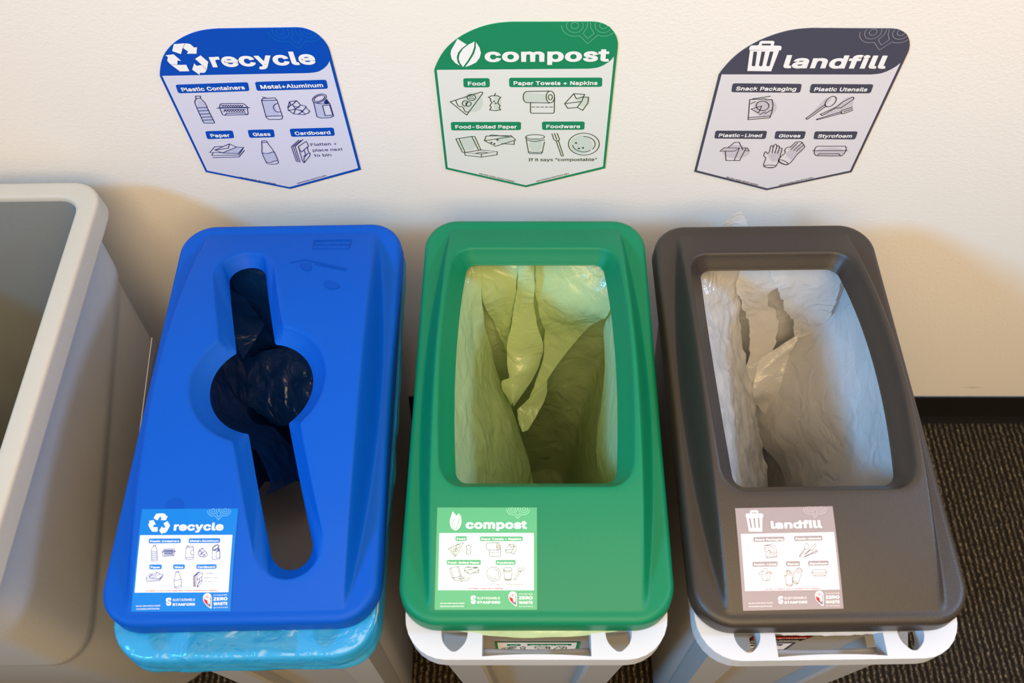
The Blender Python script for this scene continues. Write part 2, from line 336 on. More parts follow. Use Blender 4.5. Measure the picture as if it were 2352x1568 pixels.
# each entry: (kind, points, option)  kinds: L open line, C closed line, S smooth open, Q smooth closed, T tint fill, K ink fill
def zig(x0, x1, y0, y1, n):
    return [(x0+(x1-x0)*i/(2*n), y0 if i % 2 == 0 else y1) for i in range(2*n+1)]
PIC = {
 'recycle': {
  'plastic_bottle': [('T', [(425,740),(470,745),(512,820),(565,925),(485,930),(430,820)]),
    ('C', [(410,703),(452,703),(450,722),(462,732),(490,760),(505,790),(515,815),(572,928),(568,934),(483,934),(475,925),(425,815),(405,765),(403,745),(415,728),(412,722)]),
    ('L', [(413,723),(452,722)]),('L', [(425,803),(510,800)]),('L', [(438,830),(523,826)]),('L', [(450,857),(536,853)]),('L', [(462,884),(549,880)]),('L', [(472,910),(562,905)])],
  'clamshell': [('C', [(612,802),(622,772),(632,768),(815,766),(828,772),(856,798)]),('L', [(593,806),(873,802)]),
    ('L', [(620,812),(640,860),(652,866),(855,862),(860,850),(852,808)]),('L', zig(632,815,781,792,9)),
    ('L', [(650,820),(835,816)]),('L', zig(652,832,838,822,8)),('L', [(665,862),(675,850),(832,847),(842,858)])],
  'drink_can': [('T', [(980,745),(1090,742),(1095,800),(1130,870),(1025,872)]),
    ('C', [(975,740),(985,722),(1090,718),(1108,740),(1155,880),(1150,897),(1130,902),(1035,902),(1015,885)]),('L', [(975,740),(1108,738)]),
    ('L', [(982,710),(1025,722)]),('L', [(1015,876),(1148,872)]),('S', [(1110,765),(1085,778),(1076,800),(1088,825),(1110,838),(1138,838)])],
  'foil_ball': [('C', [(1215,750),(1275,742),(1310,780),(1352,788),(1358,805),(1388,832),(1375,848),(1340,862),(1290,858),(1250,855),(1205,825),(1200,800)]),
    ('L', [(1215,750),(1225,780),(1205,800)]),('L', [(1275,742),(1240,775),(1225,780)]),('L', [(1240,775),(1265,815),(1250,855)]),('L', [(1310,780),(1265,815),(1205,825)]),
    ('L', [(1265,815),(1330,830),(1352,800)]),('L', [(1330,830),(1290,858)]),('L', [(1300,820),(1345,852)]),('L', [(1250,790),(1300,800)])],
  'tin_can': [('T', [(1425,765),(1495,775),(1525,870),(1585,868),(1580,878),(1480,885),(1452,875)]),
    ('L', [(1420,752),(1450,880),(1480,890),(1560,888),(1592,875),(1560,768)]),('Q', ell(1470,722,62,33,-20)),('Q', ell(1470,722,46,23,-20)),
    ('K', [(1505,758),(1533,725),(1560,765),(1530,772)]),('C', [(1497,785),(1558,778),(1585,865),(1520,870)]),('L', [(1422,755),(1450,764),(1510,770),(1560,765)])],
  'paper_stack': [('T', [(640,1190),(765,1142),(822,1140),(775,1195)]),('L', [(640,1188),(530,1186),(575,1137),(635,1134)]),
    ('C', [(575,1165),(700,1112),(760,1140),(640,1190)]),('L', [(575,1165),(690,1150),(700,1112)]),
    ('L', [(640,1190),(775,1195),(822,1142),(762,1140)]),('L', [(560,1190),(548,1212),(780,1208),(818,1150)]),('L', [(556,1230),(782,1224),(828,1168)])],
  'glass_bottle': [('T', [(985,1192),(1085,1190),(1112,1262),(1050,1262),(1020,1268)]),
    ('Q', [(977,1092),(1000,1086),(1020,1090),(1032,1112),(1085,1185),(1118,1265),(1110,1280),(1080,1287),(1035,1284),(1015,1270),(980,1190),(979,1140)]),
    ('L', [(977,1102),(1022,1098)]),('S', [(982,1190),(1030,1194),(1070,1182),(1085,1188)]),('S', [(1016,1268),(1050,1272),(1090,1258),(1114,1258)])],
  'flat_cardboard': [('L', [(1275,1265),(1230,1137),(1295,1080)]),('L', [(1290,1268),(1246,1135),(1312,1082)]),('L', [(1305,1270),(1262,1134),(1330,1075)]),
    ('C', [(1290,1135),(1358,1090),(1378,1130),(1318,1182),(1302,1165)]),('L', [(1290,1135),(1325,1260),(1340,1275),(1388,1215),(1390,1190),(1366,1196),(1338,1236)]),
    ('L', [(1340,1166),(1352,1205),(1334,1222)]),('L', [(1366,1140),(1378,1186)]),('L', [(1338,1236),(1340,1275)])],
 },
 'compost': {
  'pizza_slice': [('T', ell(470,755,85,85)),('C', [(277,752),(540,668),(556,672),(552,684),(418,865)]),('S', [(325,742),(345,785),(385,800),(405,835),(437,838)]),('Q', ell(458,715,36,26)),
    ('K', ell(448,708,5,5,n=8)),('K', ell(466,705,5,5,n=8)),('K', ell(458,722,5,5,n=8)),('K', ell(474,722,5,5,n=8)),('K', ell(440,722,5,5,n=8)),
    ('Q', [(380,770),(388,748),(408,743),(428,752),(412,765),(414,785),(392,786)]),('Q', [(418,768),(436,752),(456,762),(448,784),(424,790)])],
  'apple_core': [('T', ell(680,760,32,70)),('C', [(605,712),(632,700),(682,700),(710,714),(692,735),(686,765),(705,785),(695,805),(710,820),(665,828),(615,822),(630,800),(616,785),(634,760),(620,738),(626,728)]),
    ('L', [(656,698),(665,678)]),('K', ell(652,748,8,6,n=10)),('K', ell(668,765,8,6,n=10))],
  'paper_towel_roll': [('T', [(930,672),(1100,690),(1110,735),(1090,755),(930,756),(908,715)]),('L', [(1135,660),(930,663),(912,675),(903,700),(903,725),(912,748),(930,758),(1130,762)]),('Q', ell(1135,710,36,50)),('Q', ell(1135,712,17,23)),
    ('L', [(965,762),(965,842),(973,850),(1160,850),(1168,840),(1171,712)])] + [('L', [(x,797),(x+24,797)]) for x in (978,1016,1054,1092,1130)],
  'napkin': [('T', ell(1420,745,55,50)),('C', [(1258,768),(1335,683),(1428,688),(1404,748),(1365,800),(1285,808)]),('L', [(1258,768),(1395,750)]),('L', [(1335,683),(1358,726),(1418,710)]),('L', [(1422,712),(1463,712),(1455,765),(1412,825),(1365,800)])],
  'pizza_box': [('T', ell(420,1110,80,60)),('L', [(325,1070),(470,1048),(488,1050),(540,1165),(400,1187),(382,1185),(325,1070)]),('L', [(352,1066),(404,1184)]),('L', [(462,1050),(520,1166)]),
    ('C', [(400,1187),(545,1165),(680,1178),(545,1200)]),('L', [(400,1187),(405,1210),(545,1226),(678,1206),(680,1178)]),('L', [(545,1200),(545,1226)]),('L', [(500,1192),(560,1183),(600,1190)])],
  'soiled_paper': [('T', ell(740,1080,70,35)),('C', [(570,1085),(585,1045),(800,1042),(838,1080),(665,1133)]),('L', [(572,1085),(805,1050)]),('L', [(615,1042),(635,1036),(790,1052)]),('L', [(720,1110),(825,1117),(825,1085)]),('K', ell(683,1078,9,7,n=10)),('K', ell(630,1102,9,7,n=10)),('K', ell(655,1112,9,7,n=10))],
  'paper_cup': [('T', ell(1010,1120,55,60)),('Q', ell(1005,1053,80,20)),('L', [(925,1055),(948,1185),(960,1196),(1056,1197),(1066,1185),(1085,1095)]),('S', [(932,1078),(1000,1092),(1086,1078)]),('S', [(950,1180),(1005,1188),(1064,1182)])],
  'fork': [('C', [(1185,1088),(1230,1217),(1247,1215),(1205,1086)]),('L', [(1148,1025),(1165,1075),(1185,1088),(1208,1084),(1212,1068),(1193,1022)]),('L', [(1170,1022),(1190,1075)])],
  'plate': [('T', ell(1400,1120,95,80)),('Q', ell(1422,1115,132,94)),('S', ell(1422,1115,97,66,0,-92,40)),('S', ell(1422,1115,97,66,0,55,172)),('K', ell(1355,1105,9,7,n=10)),('K', ell(1380,1152,9,7,n=10)),('K', ell(1415,1147,9,7,n=10))],
 },
 'landfill': {
  'snack_bag': [('T', ell(715,780,100,80)),('C', [(580,712),(712,706),(730,715),(775,712),(785,760),(775,820),(757,872),(565,888)]),('L', [(605,706),(760,683)]),('L', [(568,870),(757,857)]),('Q', ell(692,767,55,41)),
    ('C', [(592,795),(685,768),(657,830)]),('L', [(588,750),(628,730)]),('L', [(665,845),(718,818)]),('L', [(710,838),(775,800)])],
  'utensils': [('T', [(1230,850),(1440,690),(1490,700),(1480,800),(1300,850)]),('T', [(1090,870),(1250,700),(1300,700),(1240,770)]),('Q', ell(1290,730,58,34,-42)),('C', [(1072,878),(1235,760),(1250,770),(1085,886)]),
    ('C', [(1200,842),(1350,772),(1400,730),(1480,690),(1495,695),(1490,710),(1380,785),(1335,786),(1215,852)]),('C', [(1165,885),(1380,820),(1387,832),(1172,890)]),
    ('L', [(1480,778),(1392,806),(1380,820),(1387,834),(1402,836),(1485,806)]),('L', [(1405,820),(1482,793)])],
  'takeout_box': [('T', ell(460,1170,120,58)),('C', [(320,1165),(355,1135),(490,1137),(445,1165)]),('L', [(392,1134),(447,1088),(487,1088),(520,1155)]),('L', [(365,1168),(372,1247),(490,1248),(548,1138)]),('L', [(443,1247),(490,1137)]),('L', [(508,1138),(560,1137),(575,1165),(540,1158)])],
  'gloves': [('T', [(780,1180),(855,1150),(820,1250),(780,1260),(740,1200)]),('T', [(900,1190),(960,1110),(1050,1110),(1050,1160),(940,1240)]),
    ('Q', [(705,1298),(720,1228),(704,1208),(710,1180),(722,1170),(738,1188),(754,1165),(762,1125),(774,1115),(786,1128),(797,1108),(812,1106),(820,1122),(835,1118),(842,1136),(858,1140),(860,1160),(808,1300)]),
    ('L', [(776,1180),(786,1130)]),('L', [(800,1182),(819,1122)]),('L', [(824,1185),(840,1137)]),('Q', ell(757,1298,52,11)),
    ('Q', [(832,1245),(890,1180),(885,1160),(905,1135),(925,1130),(937,1128),(985,1086),(1002,1085),(1022,1082),(1040,1090),(1050,1105),(1062,1125),(1052,1142),(1000,1190),(915,1282)]),
    ('L', [(942,1150),(1000,1092)]),('L', [(965,1160),(1038,1092)]),('L', [(990,1165),(1050,1112)]),('Q', ell(873,1263,46,15,22))],
  'foam_tray': [('T', ell(1290,1175,130,40)),('L', [(1145,1160),(1160,1130),(1175,1122),(1418,1122),(1428,1135),(1424,1160)]),('L', [(1133,1161),(1440,1160)]),('L', [(1147,1160),(1147,1190),(1165,1205),(1385,1207),(1406,1190),(1424,1160)]),('L', [(1175,1204),(1190,1188),(1360,1188),(1376,1204)])],
 },
}
def pic_draw(art, ops, tf, ink, tint, width, layer):
    for op in ops:
        k, pts = op[0], op[1]
        p = cr(pts, k == 'Q', 4) if k in 'SQ' else pts
        p = [tf(*a) for a in p]
        if k == 'T': art.fill(p, tint, layer)
        elif k == 'K': art.fill(p, ink, layer+1)
        else: art.line(p, width, ink, layer+1, closed=k in 'CQ')
def deskew(kind, ops):
    """straighten a pictogram drawn from the sign, where perspective leans it"""
    ox, oy, s = VIEW[kind]; a = np.array([p for op in ops if op[0] != 'T' for p in op[1]]); cx, cy = (a.min(0)+a.max(0))/2
    k = (1216-(ox+cx*s))/1730
    return [(op[0], [(x-k*(y-cy), y) for x, y in op[1]]) for op in ops]
def pic_bbox(ops):
    a = np.array([p for op in ops if op[0] != 'T' for p in op[1]]); return a.min(0), a.max(0)

# emblems in their own units
def arrows_emblem():
    blk = [(362,184),(440,180),(412,214),(378,270),(328,242)]
    arw = [(440,180),(470,188),(486,218),(506,216),(482,271),(416,268),(432,250),(408,218)]
    out = []
    for t in (0, 120, 240):
        c, s = math.cos(math.radians(t)), math.sin(math.radians(t))
        for pg in (blk, arw):
            q = []
            for x, y in pg:
                x, y = (x-406)/130, (y-316)/130
                if pg is arw: x += 0.03
                q.append((x*c - y*s, x*s + y*c))
            out.append((q, []))
    return out
LEAF = [([(340,212),(418,262),(375,295),(345,330),(333,370),(340,410),(360,443),(320,420),(290,385),(280,345),(285,310),(305,275)], []),
        ([(485,235),(482,285),(465,335),(430,395),(387,455),(362,420),(350,385),(357,345),(385,300),(430,265)], []),
        ([(497,240),(530,290),(540,335),(530,375),(500,415),(450,440),(405,455),(445,400),(482,340),(497,290)], [])]
TRASH = [([(572,276),(580,250),(595,238),(655,236),(668,206),(685,197),(785,197),(798,207),(790,238),(848,240),(860,250),(855,280)], [[(690,222),(768,222),(762,238),(682,237)]]),
         ([(582,279),(840,279),(768,465),(558,462)], [[(613,292),(645,292),(628,415),(612,422),(597,414)],[(684,292),(715,292),(690,415),(675,422),(661,414)],[(757,292),(788,292),(755,415),(740,422),(725,414)]])]
def inside(p, poly):
    x, y = p; r = False; n = len(poly)
    for i in range(n):
        (x1, y1), (x2, y2) = poly[i], poly[(i+1) % n]
        if (y1 > y) != (y2 > y) and x < (x2-x1)*(y-y1)/(y2-y1)+x1: r = not r
    return r
def owl_lines():
    """owl outline in compost-view pixels"""
    L = []
    for cx in (1345, 1590):
        for r in (33, 72): L.append(ell(cx, 100, r, r*0.83, n=40) + [(cx+r, 100)])
    L.append(ell(1345, 100, 113, 92, 0, 180, 70, 30)+[(1385,186),(1455,256),(1535,188)]+ell(1590, 100, 113, 92, 0, 118, 0, 30))
    L.append([(1456,60),(1450,118),(1414,166),(1455,212),(1511,166),(1482,120),(1476,60)])
    return L

# ------------------------------------------------------------------ wall signs
COMPOST_OUT = [(140,485)] + cr([(147,462),(165,420),(200,355),(250,290),(320,228),(400,176),(500,130),(600,98),(700,80),(800,72)], False, 4) + \
              cr([(1490,70),(1560,78),(1640,115),(1690,175),(1712,235),(1714,285)], False, 4) + [(1605,1325),(925,1487),(238,1332)]
COMPOST_IN = [(162,480)] + [(1460,470)] + cr([(1460,470),(1540,460),(1600,435),(1650,400),(1681,366)], False, 4)[1:] + [(1586,1310),(925,1470),(256,1318)]
CORNERS = {'compost': [(140,485),(238,1332),(925,1487),(1605,1325)],
           'recycle': [(110,530),(503,1365),(1213,1505),(1822,1330)],
           'landfill': [(305,490),(103,1350),(735,1515),(1462,1355)]}
def view_to_wall(kind):
    ox, oy, s = VIEW[kind]
    return lambda x, y: on_wall(ox + x*s, oy + y*s)
def fit_sim(src, dst):
    a = np.array(src, float); b = np.array(dst, float); ca, cb = a.mean(0), b.mean(0)
    za = (a-ca) @ np.array([1, 1j]); zb = (b-cb) @ np.array([1, 1j])
    k = (np.conj(za) @ zb)/(np.conj(za) @ za)
    def f(x, y):
        z = complex(x-ca[0], y-ca[1])*k; return (cb[0]+z.real, cb[1]+z.imag)
    return f
WALL_LAYER = 0.00022
def wall_map(x, z, layer): return (x, -0.0012 - layer*WALL_LAYER, z)

SIGN = {
 'recycle': dict(ink=rgb(20, 42, 120), head=rgb(0, 74, 182), body=rgb(212, 214, 232), tint=rgb(186, 192, 222), owl=rgb(0, 105, 200),
   label='blue-headed printed recycle sign on the wall above the blue-lidded bin',
   tags=[('Plastic Containers', (236,606),(858,584),(872,660),(262,680)), ('Metal+Aluminum', (917,582),(1530,563),(1545,640),(935,659)), ('Paper', (491,1005),(727,998),(742,1064),(510,1073)),
         ('Glass', (854,994),(1078,988),(1090,1056),(872,1062)), ('Cardboard', (1214,984),(1592,973),(1604,1043),(1230,1053))],
   title=('recycle', (560,458), (1448,432), 160), extra=[('Flatten +', (1400,1132),(1622,1122), 34), ('place next', (1417,1180),(1672,1170), 34), ('to bin', (1430,1224),(1575,1218), 34)],
   slogan=((785,1402),(1098,1462)), web=((1283,1458),(1533,1388))),
 'compost': dict(ink=rgb(24, 62, 44), head=rgb(28, 135, 92), body=rgb(224, 226, 223), tint=rgb(203, 213, 205), owl=rgb(110, 178, 146),
   label='green-headed printed compost sign on the wall above the green-lidded bin',
   tags=[('Food', (388,551),(614,550),(617,628),(392,630)), ('Paper Towels + Napkins', (781,547),(1581,545),(1578,624),(783,627)), ('Food-Soiled Paper', (282,926),(884,925),(883,995),(286,998)), ('Foodware', (1063,923),(1430,922),(1427,992),(1065,994))],
   title=('compost', (575,412), (1638,408), 158), extra=[('If it says \u201ccompostable\u201d', (948,1262),(1534,1260), 36)],
   slogan=((522,1372),(825,1442)), web=((1016,1440),(1296,1372))),
 'landfill': dict(ink=rgb(40, 38, 56), head=rgb(74, 74, 90), body=rgb(220, 217, 222), tint=rgb(198, 194, 202), owl=rgb(150, 150, 160),
   label='dark grey-headed printed landfill sign on the wall above the dark-lidded bin',
   tags=[('Snack Packaging', (430,570),(1038,575),(1022,653),(417,648)), ('Plastic Utensils', (1118,576),(1668,579),(1640,658),(1103,655)), ('Plastic-Lined', (280,986),(734,988),(718,1059),(268,1055)),
         ('Gloves', (808,990),(1075,991),(1055,1060),(795,1059)), ('Styrofoam', (1152,992),(1530,993),(1505,1063),(1138,1061))],
   title=('landfill', (868,438), (1768,443), 162), extra=[],
   slogan=((370,1398),(650,1468)), web=((838,1470),(1140,1402))),
}
def flat_mat(name, col, rough=0.55): return mat(name, col, rough, 0.25)
W_PRINT = flat_mat('white_print', rgb(240, 240, 242))

def tag_shape(q, r):
    """rounded quadrilateral"""
    out = []; q = [np.array(p, float) for p in q]
    for i in range(4):
        p, a, b = q[i], q[i-1], q[(i+1) % 4]
        u = (a-p)/np.linalg.norm(a-p); v = (b-p)/np.linalg.norm(b-p)
        for k in range(6):
            t = k/5; out.append(tuple((1-t)**2*(p+u*r) + 2*t*(1-t)*p + t*t*(p+v*r)))
    return out
def emblem_polys(kind): return {'recycle': arrows_emblem(), 'compost': LEAF, 'landfill': TRASH}[kind]
EMB_NAME = {'recycle': 'recycling_emblem', 'compost': 'leaf_emblem', 'landfill': 'trash_can_emblem'}

def poly_smooth(p, kind): return cr(p, True, 2) if False else p

for kind in ('recycle', 'compost', 'landfill'):
    S = SIGN[kind]; V = view_to_wall(kind)
    ink = flat_mat(kind+'_ink', S['ink']); head = flat_mat(kind+'_head', S['head']); body = flat_mat(kind+'_body', S['body']); tint = flat_mat(kind+'_tint', S['tint']); owl = flat_mat(kind+'_owl', S['owl'])
    VC = view_to_wall('compost')
    sim = fit_sim([VC(*p) for p in CORNERS['compost']], [V(*p) for p in CORNERS[kind]])
    T = lambda x, y: sim(*VC(x, y))          # compost-view pixels -> this sign on the wall
    outl = [T(*p) for p in COMPOST_OUT]; inn = [T(*p) for p in COMPOST_IN]
    # the sheet itself has a real thickness
    c = np.mean(outl, 0)
    bm = bmesh.new(); vs = [bm.verts.new((x, -0.0002, z)) for x, z in outl]; vb = [bm.verts.new((x, -0.0012, z)) for x, z in outl]
    n = len(vs)
    for i in range(n): bm.faces.new((vs[i], vs[(i+1) % n], vb[(i+1) % n], vb[i]))
    for t in tessellate_polygon([[Vector((x, z, 0)) for x, z in outl]]):
        bm.faces.new([vb[i] for i in t]); bm.faces.new([vs[i] for i in t][::-1])
    bmesh.ops.recalc_face_normals(bm, faces=bm.faces)
    me = bpy.data.meshes.new('wall_sign'); bm.to_mesh(me); bm.free(); me.materials.append(head)
    root = bpy.data.objects.new('wall_sign', me); COL.objects.link(root)
    root['label'] = S['label']; root['category'] = 'sign'; root['group'] = 'waste sorting signs on the wall'
    a = Art(wall_map); a.fill(inn, body, 1); a.build('printed_panel', root)
    # owl line drawing clipped by the sheet
    a = Art(wall_map)
    for ln in owl_lines():
        seg = []
        for p in resample(ln, 90, closed=False):
            if inside(p, COMPOST_OUT): seg.append(T(*p))
            else:
                if len(seg) > 2: a.line(seg, 0.0007, owl, 1)
                seg = []
        if len(seg) > 2: a.line(seg, 0.0007, owl, 1)
    a.build('owl_outline', root)
    # emblem
    a = Art(wall_map)
    for pg, hl in emblem_polys(kind):
        if kind == 'recycle':
            ce = V(340, 388); e1 = np.array(V(503, 388))-np.array(V(178, 398)); sc = np.linalg.norm(e1)/2.05; an = math.atan2(e1[1], e1[0])
            f = lambda x, y: (ce[0]+sc*(x*math.cos(an)+y*math.sin(an)), ce[1]+sc*(x*math.sin(an)-y*math.cos(an)))
        else: f = V
        a.fill([f(*p) for p in (cr(pg, True, 3) if kind == 'compost' and False else pg)], W_PRINT, 2, [[f(*p) for p in h] for h in hl])
    a.build(EMB_NAME[kind], root)
    s, p0, p1, capx = S['title']
    def capm(p, h): q0, q1 = V(*p), V(p[0], p[1]-h); return abs(q1[1]-q0[1])
    a = Art(wall_map); text(a, s, V(*p0), V(*p1), capm(p0, capx), W_PRINT, 2, 0.034); a.build('title_lettering', root)
    for s, *q in S['tags']:
        w = [np.array(V(*p)) for p in q]
        a = Art(wall_map); a.fill(tag_shape(w, 0.0032), head, 2); t = a.build('caption_tag', root)
        h = np.linalg.norm(w[3]-w[0]); L = np.linalg.norm(w[1]-w[0]); ctr = sum(w)/4; e = (w[1]-w[0])/L; nn = np.array((-e[1], e[0]))
        Lh = np.linalg.norm(w[2]-w[3]); wd = 0.5*(L+Lh) - 0.011; cap = 0.0088
        b0 = ctr - e*wd/2 - nn*cap*0.48
        a = Art(wall_map); text(a, s, b0, b0 + e*wd, cap, W_PRINT, 3, 0.030); a.build('lettering', t)
    for nm, ops in PIC[kind].items():
        a = Art(wall_map); pic_draw(a, ops, V, ink, tint, 0.00105, 2); a.build(nm+'_drawing', root)
    if S['extra']:
        a = Art(wall_map)
        for s, p0, p1, hh in S['extra']: text(a, s, V(*p0), V(*p1), capm(p0, hh), ink, 2, 0.008 if kind == 'recycle' else 0.014)
        a.build('note_lettering', root)
    for nm, s, (p0, p1) in (('slogan_lettering', 'we are wise about waste!', S['slogan']), ('web_address_lettering', 'zerowaste.stanford.edu', S['web'])):
        a = Art(wall_map); text(a, s, V(*p0), V(*p1), 0.0042, ink, 2, 0.012); a.build(nm, root)

# ------------------------------------------------------------------ lids
LHX, LHY, LR = 0.145, 0.2615, 0.043
ARCH, ALEN, AY0 = 0.046, 0.2465, -0.0025
TOPX = 0.111
Z_LID = 0.768
def dome(x, y):
    t = (y-AY0)/ALEN
    A = ARCH*max(0.0, 1-t*t)
    if A <= 0: return 0.0
    top = TOPX + 0.0045*max(0.0, 1-t*t)
    foot = top + 0.0035 + 0.36*A
    s = (foot-abs(x))/(foot-top+0.0015); s = min(1, max(0, s))
    s = s*s*(3-2*s)
    return A*s
def ray_outline(poly, ang):
    """distance from the centre to a closed outline along an angle"""
    p = np.array(poly); q = np.roll(p, -1, 0); d = np.array((math.cos(ang), math.sin(ang))); best = 0
    e = q-p; den = d[0]*e[:, 1]-d[1]*e[:, 0]
    with np.errstate(divide='ignore', invalid='ignore'):
        t = (p[:, 0]*e[:, 1]-p[:, 1]*e[:, 0])/den; s = (p[:, 0]*d[1]-p[:, 1]*d[0])/den
    ok = (np.abs(den) > 1e-12) & (s >= -1e-9) & (s <= 1+1e-9) & (t > 0)
    return float(t[ok].max())
def keyhole(dc, dw, dl, tilt=math.radians(15.4)):
    """circle with a long slot through it, slot tilted in plan"""
    R, w = 0.0588+dc, 0.0225+dw
    pts = []
    for k in range(2400):
        a = 2*math.pi*k/2400 + math.pi/2 + tilt
        ca, sa = abs(math.cos(a-math.pi/2-tilt)), abs(math.sin(a-math.pi/2-tilt))
        up = math.cos(a-math.pi/2-tilt) > 0; c0 = (0.196 if up else 0.212)+dl-w
        r1 = w/max(sa, 1e-6)
        if r1*ca > c0:
            bq = c0*ca; r1 = bq + math.sqrt(max(0, bq*bq - (c0*c0-w*w)))
        k_ = 0.004; h = max(k_-abs(r1-R), 0)/k_
        r = max(r1, R) + h*h*k_*0.25
        pts.append((r*math.cos(a), r*math.sin(a)))
    return pts
def build_lid(root, hole_bot, hole_top, cen, depth, material):
    N = 520
    cen = np.array(cen)
    hb = resample(hole_bot, N) - cen
    ang = np.unwrap(np.arctan2(hb[:, 1], hb[:, 0]))
    if ang[-1] < ang[0]: hb = hb[::-1]; ang = np.unwrap(np.arctan2(hb[:, 1], hb[:, 0]))
    ht_poly = [tuple(np.array(p)-cen) for p in hole_top]
    outer_poly = [tuple(np.array(p)-cen) for p in rrect(LHX-0.008, LHY-0.008, LR-0.008, 16)]
    # outer angles: half follow the hole, half spread evenly round the rim
    per = resample(outer_poly, 2000); pa = np.unwrap(np.arctan2(per[:, 1], per[:, 0]))
    k0 = int(np.argmin(np.abs((pa-ang[0]+math.pi) % (2*math.pi)-math.pi)))
    per = np.roll(per, -k0, 0); pa = np.unwrap(np.arctan2(per[:, 1], per[:, 0])); pa += round((ang[0]-pa[0])/(2*math.pi))*2*math.pi
    even = np.interp(np.arange(N)/N*2000, np.arange(2000), pa)
    oa = 0.45*ang + 0.55*even
    HT = np.array([ray_outline(ht_poly, a)*np.array((math.cos(a), math.sin(a))) for a in ang]) + cen
    HB = hb + cen
    O = np.array([ray_outline(outer_poly, a)*np.array((math.cos(a), math.sin(a))) for a in oa]) + cen
    rings = []
    zt = np.array([dome(*p) for p in HT])
    zb = np.array([dome(*p) for p in HB]) - depth
    zb = np.maximum(zb, -0.006)
    # lip wall, from the bottom edge up to the rounded top edge
    fr = 0.30
    rings.append([(HB[i][0], HB[i][1], zb[i]) for i in range(N)])
    for s in (0.03, 0.12, 0.3, 0.5, 0.7):
        q = HB*(1-s) + HT*s
        rings.append([(q[i][0], q[i][1], zb[i] + (zt[i]-zb[i])*(s*0.94 if s > .1 else s*0.5)) for i in range(N)])
    q1 = HB*0.14 + HT*0.86
    for s, zz in ((0.82, 0.80), (0.91, 0.90), (1.0, 0.965)):
        q = HB*(1-s) + HT*s
        rings.append([(q[i][0], q[i][1], zb[i] + (zt[i]-zb[i])*zz) for i in range(N)])
    K = 60
    for k in range(1, K+1):
        s = k/K; q = HT*(1-s) + O*s
        d = np.linalg.norm(q-HT, axis=1)
        row = []
        for i in range(N):
            z = dome(*q[i])
            fade = max(0, 1-d[i]/0.008); z -= (zt[i]-zb[i])*0.035*fade*fade
            row.append((q[i][0], q[i][1], z))
        rings.append(row)
    # rolled edge and skirt
    nrm = []
    for i in range(N):
        x, y = O[i]; ax, ay = max(0, abs(x)-(LHX-LR)), max(0, abs(y)-(LHY-LR))
        v = np.array((math.copysign(ax, x), math.copysign(ay, y))); l = np.linalg.norm(v); nrm.append(v/l if l > 0 else v)
    for a_ in (18, 36, 54, 72, 90):
        a = math.radians(a_)
        rings.append([(O[i][0]+nrm[i][0]*0.008*math.sin(a), O[i][1]+nrm[i][1]*0.008*math.sin(a), -0.008*(1-math.cos(a))) for i in range(N)])
    for dz, dd in ((-0.016, 0.0083), (-0.0245, 0.009), (-0.0265, 0.0085)):
        rings.append([(O[i][0]+nrm[i][0]*dd, O[i][1]+nrm[i][1]*dd, dz) for i in range(N)])
    v, f = loft(rings)
    o = link('lid', v, f, material, root, smooth=True)
    fix_normals(o)
    # make sure the normals look up on the dome
    me = o.data
    if sum(p.normal.z for p in me.polygons) < 0: me.flip_normals()
    md = o.modifiers.new('thickness', 'SOLIDIFY'); md.thickness = 0.003; md.offset = -1
    return o
def scaled_rr(hx, y0, y1, r): return rrect(hx, (y1-y0)/2, r, 10, 0.0, (y0+y1)/2)

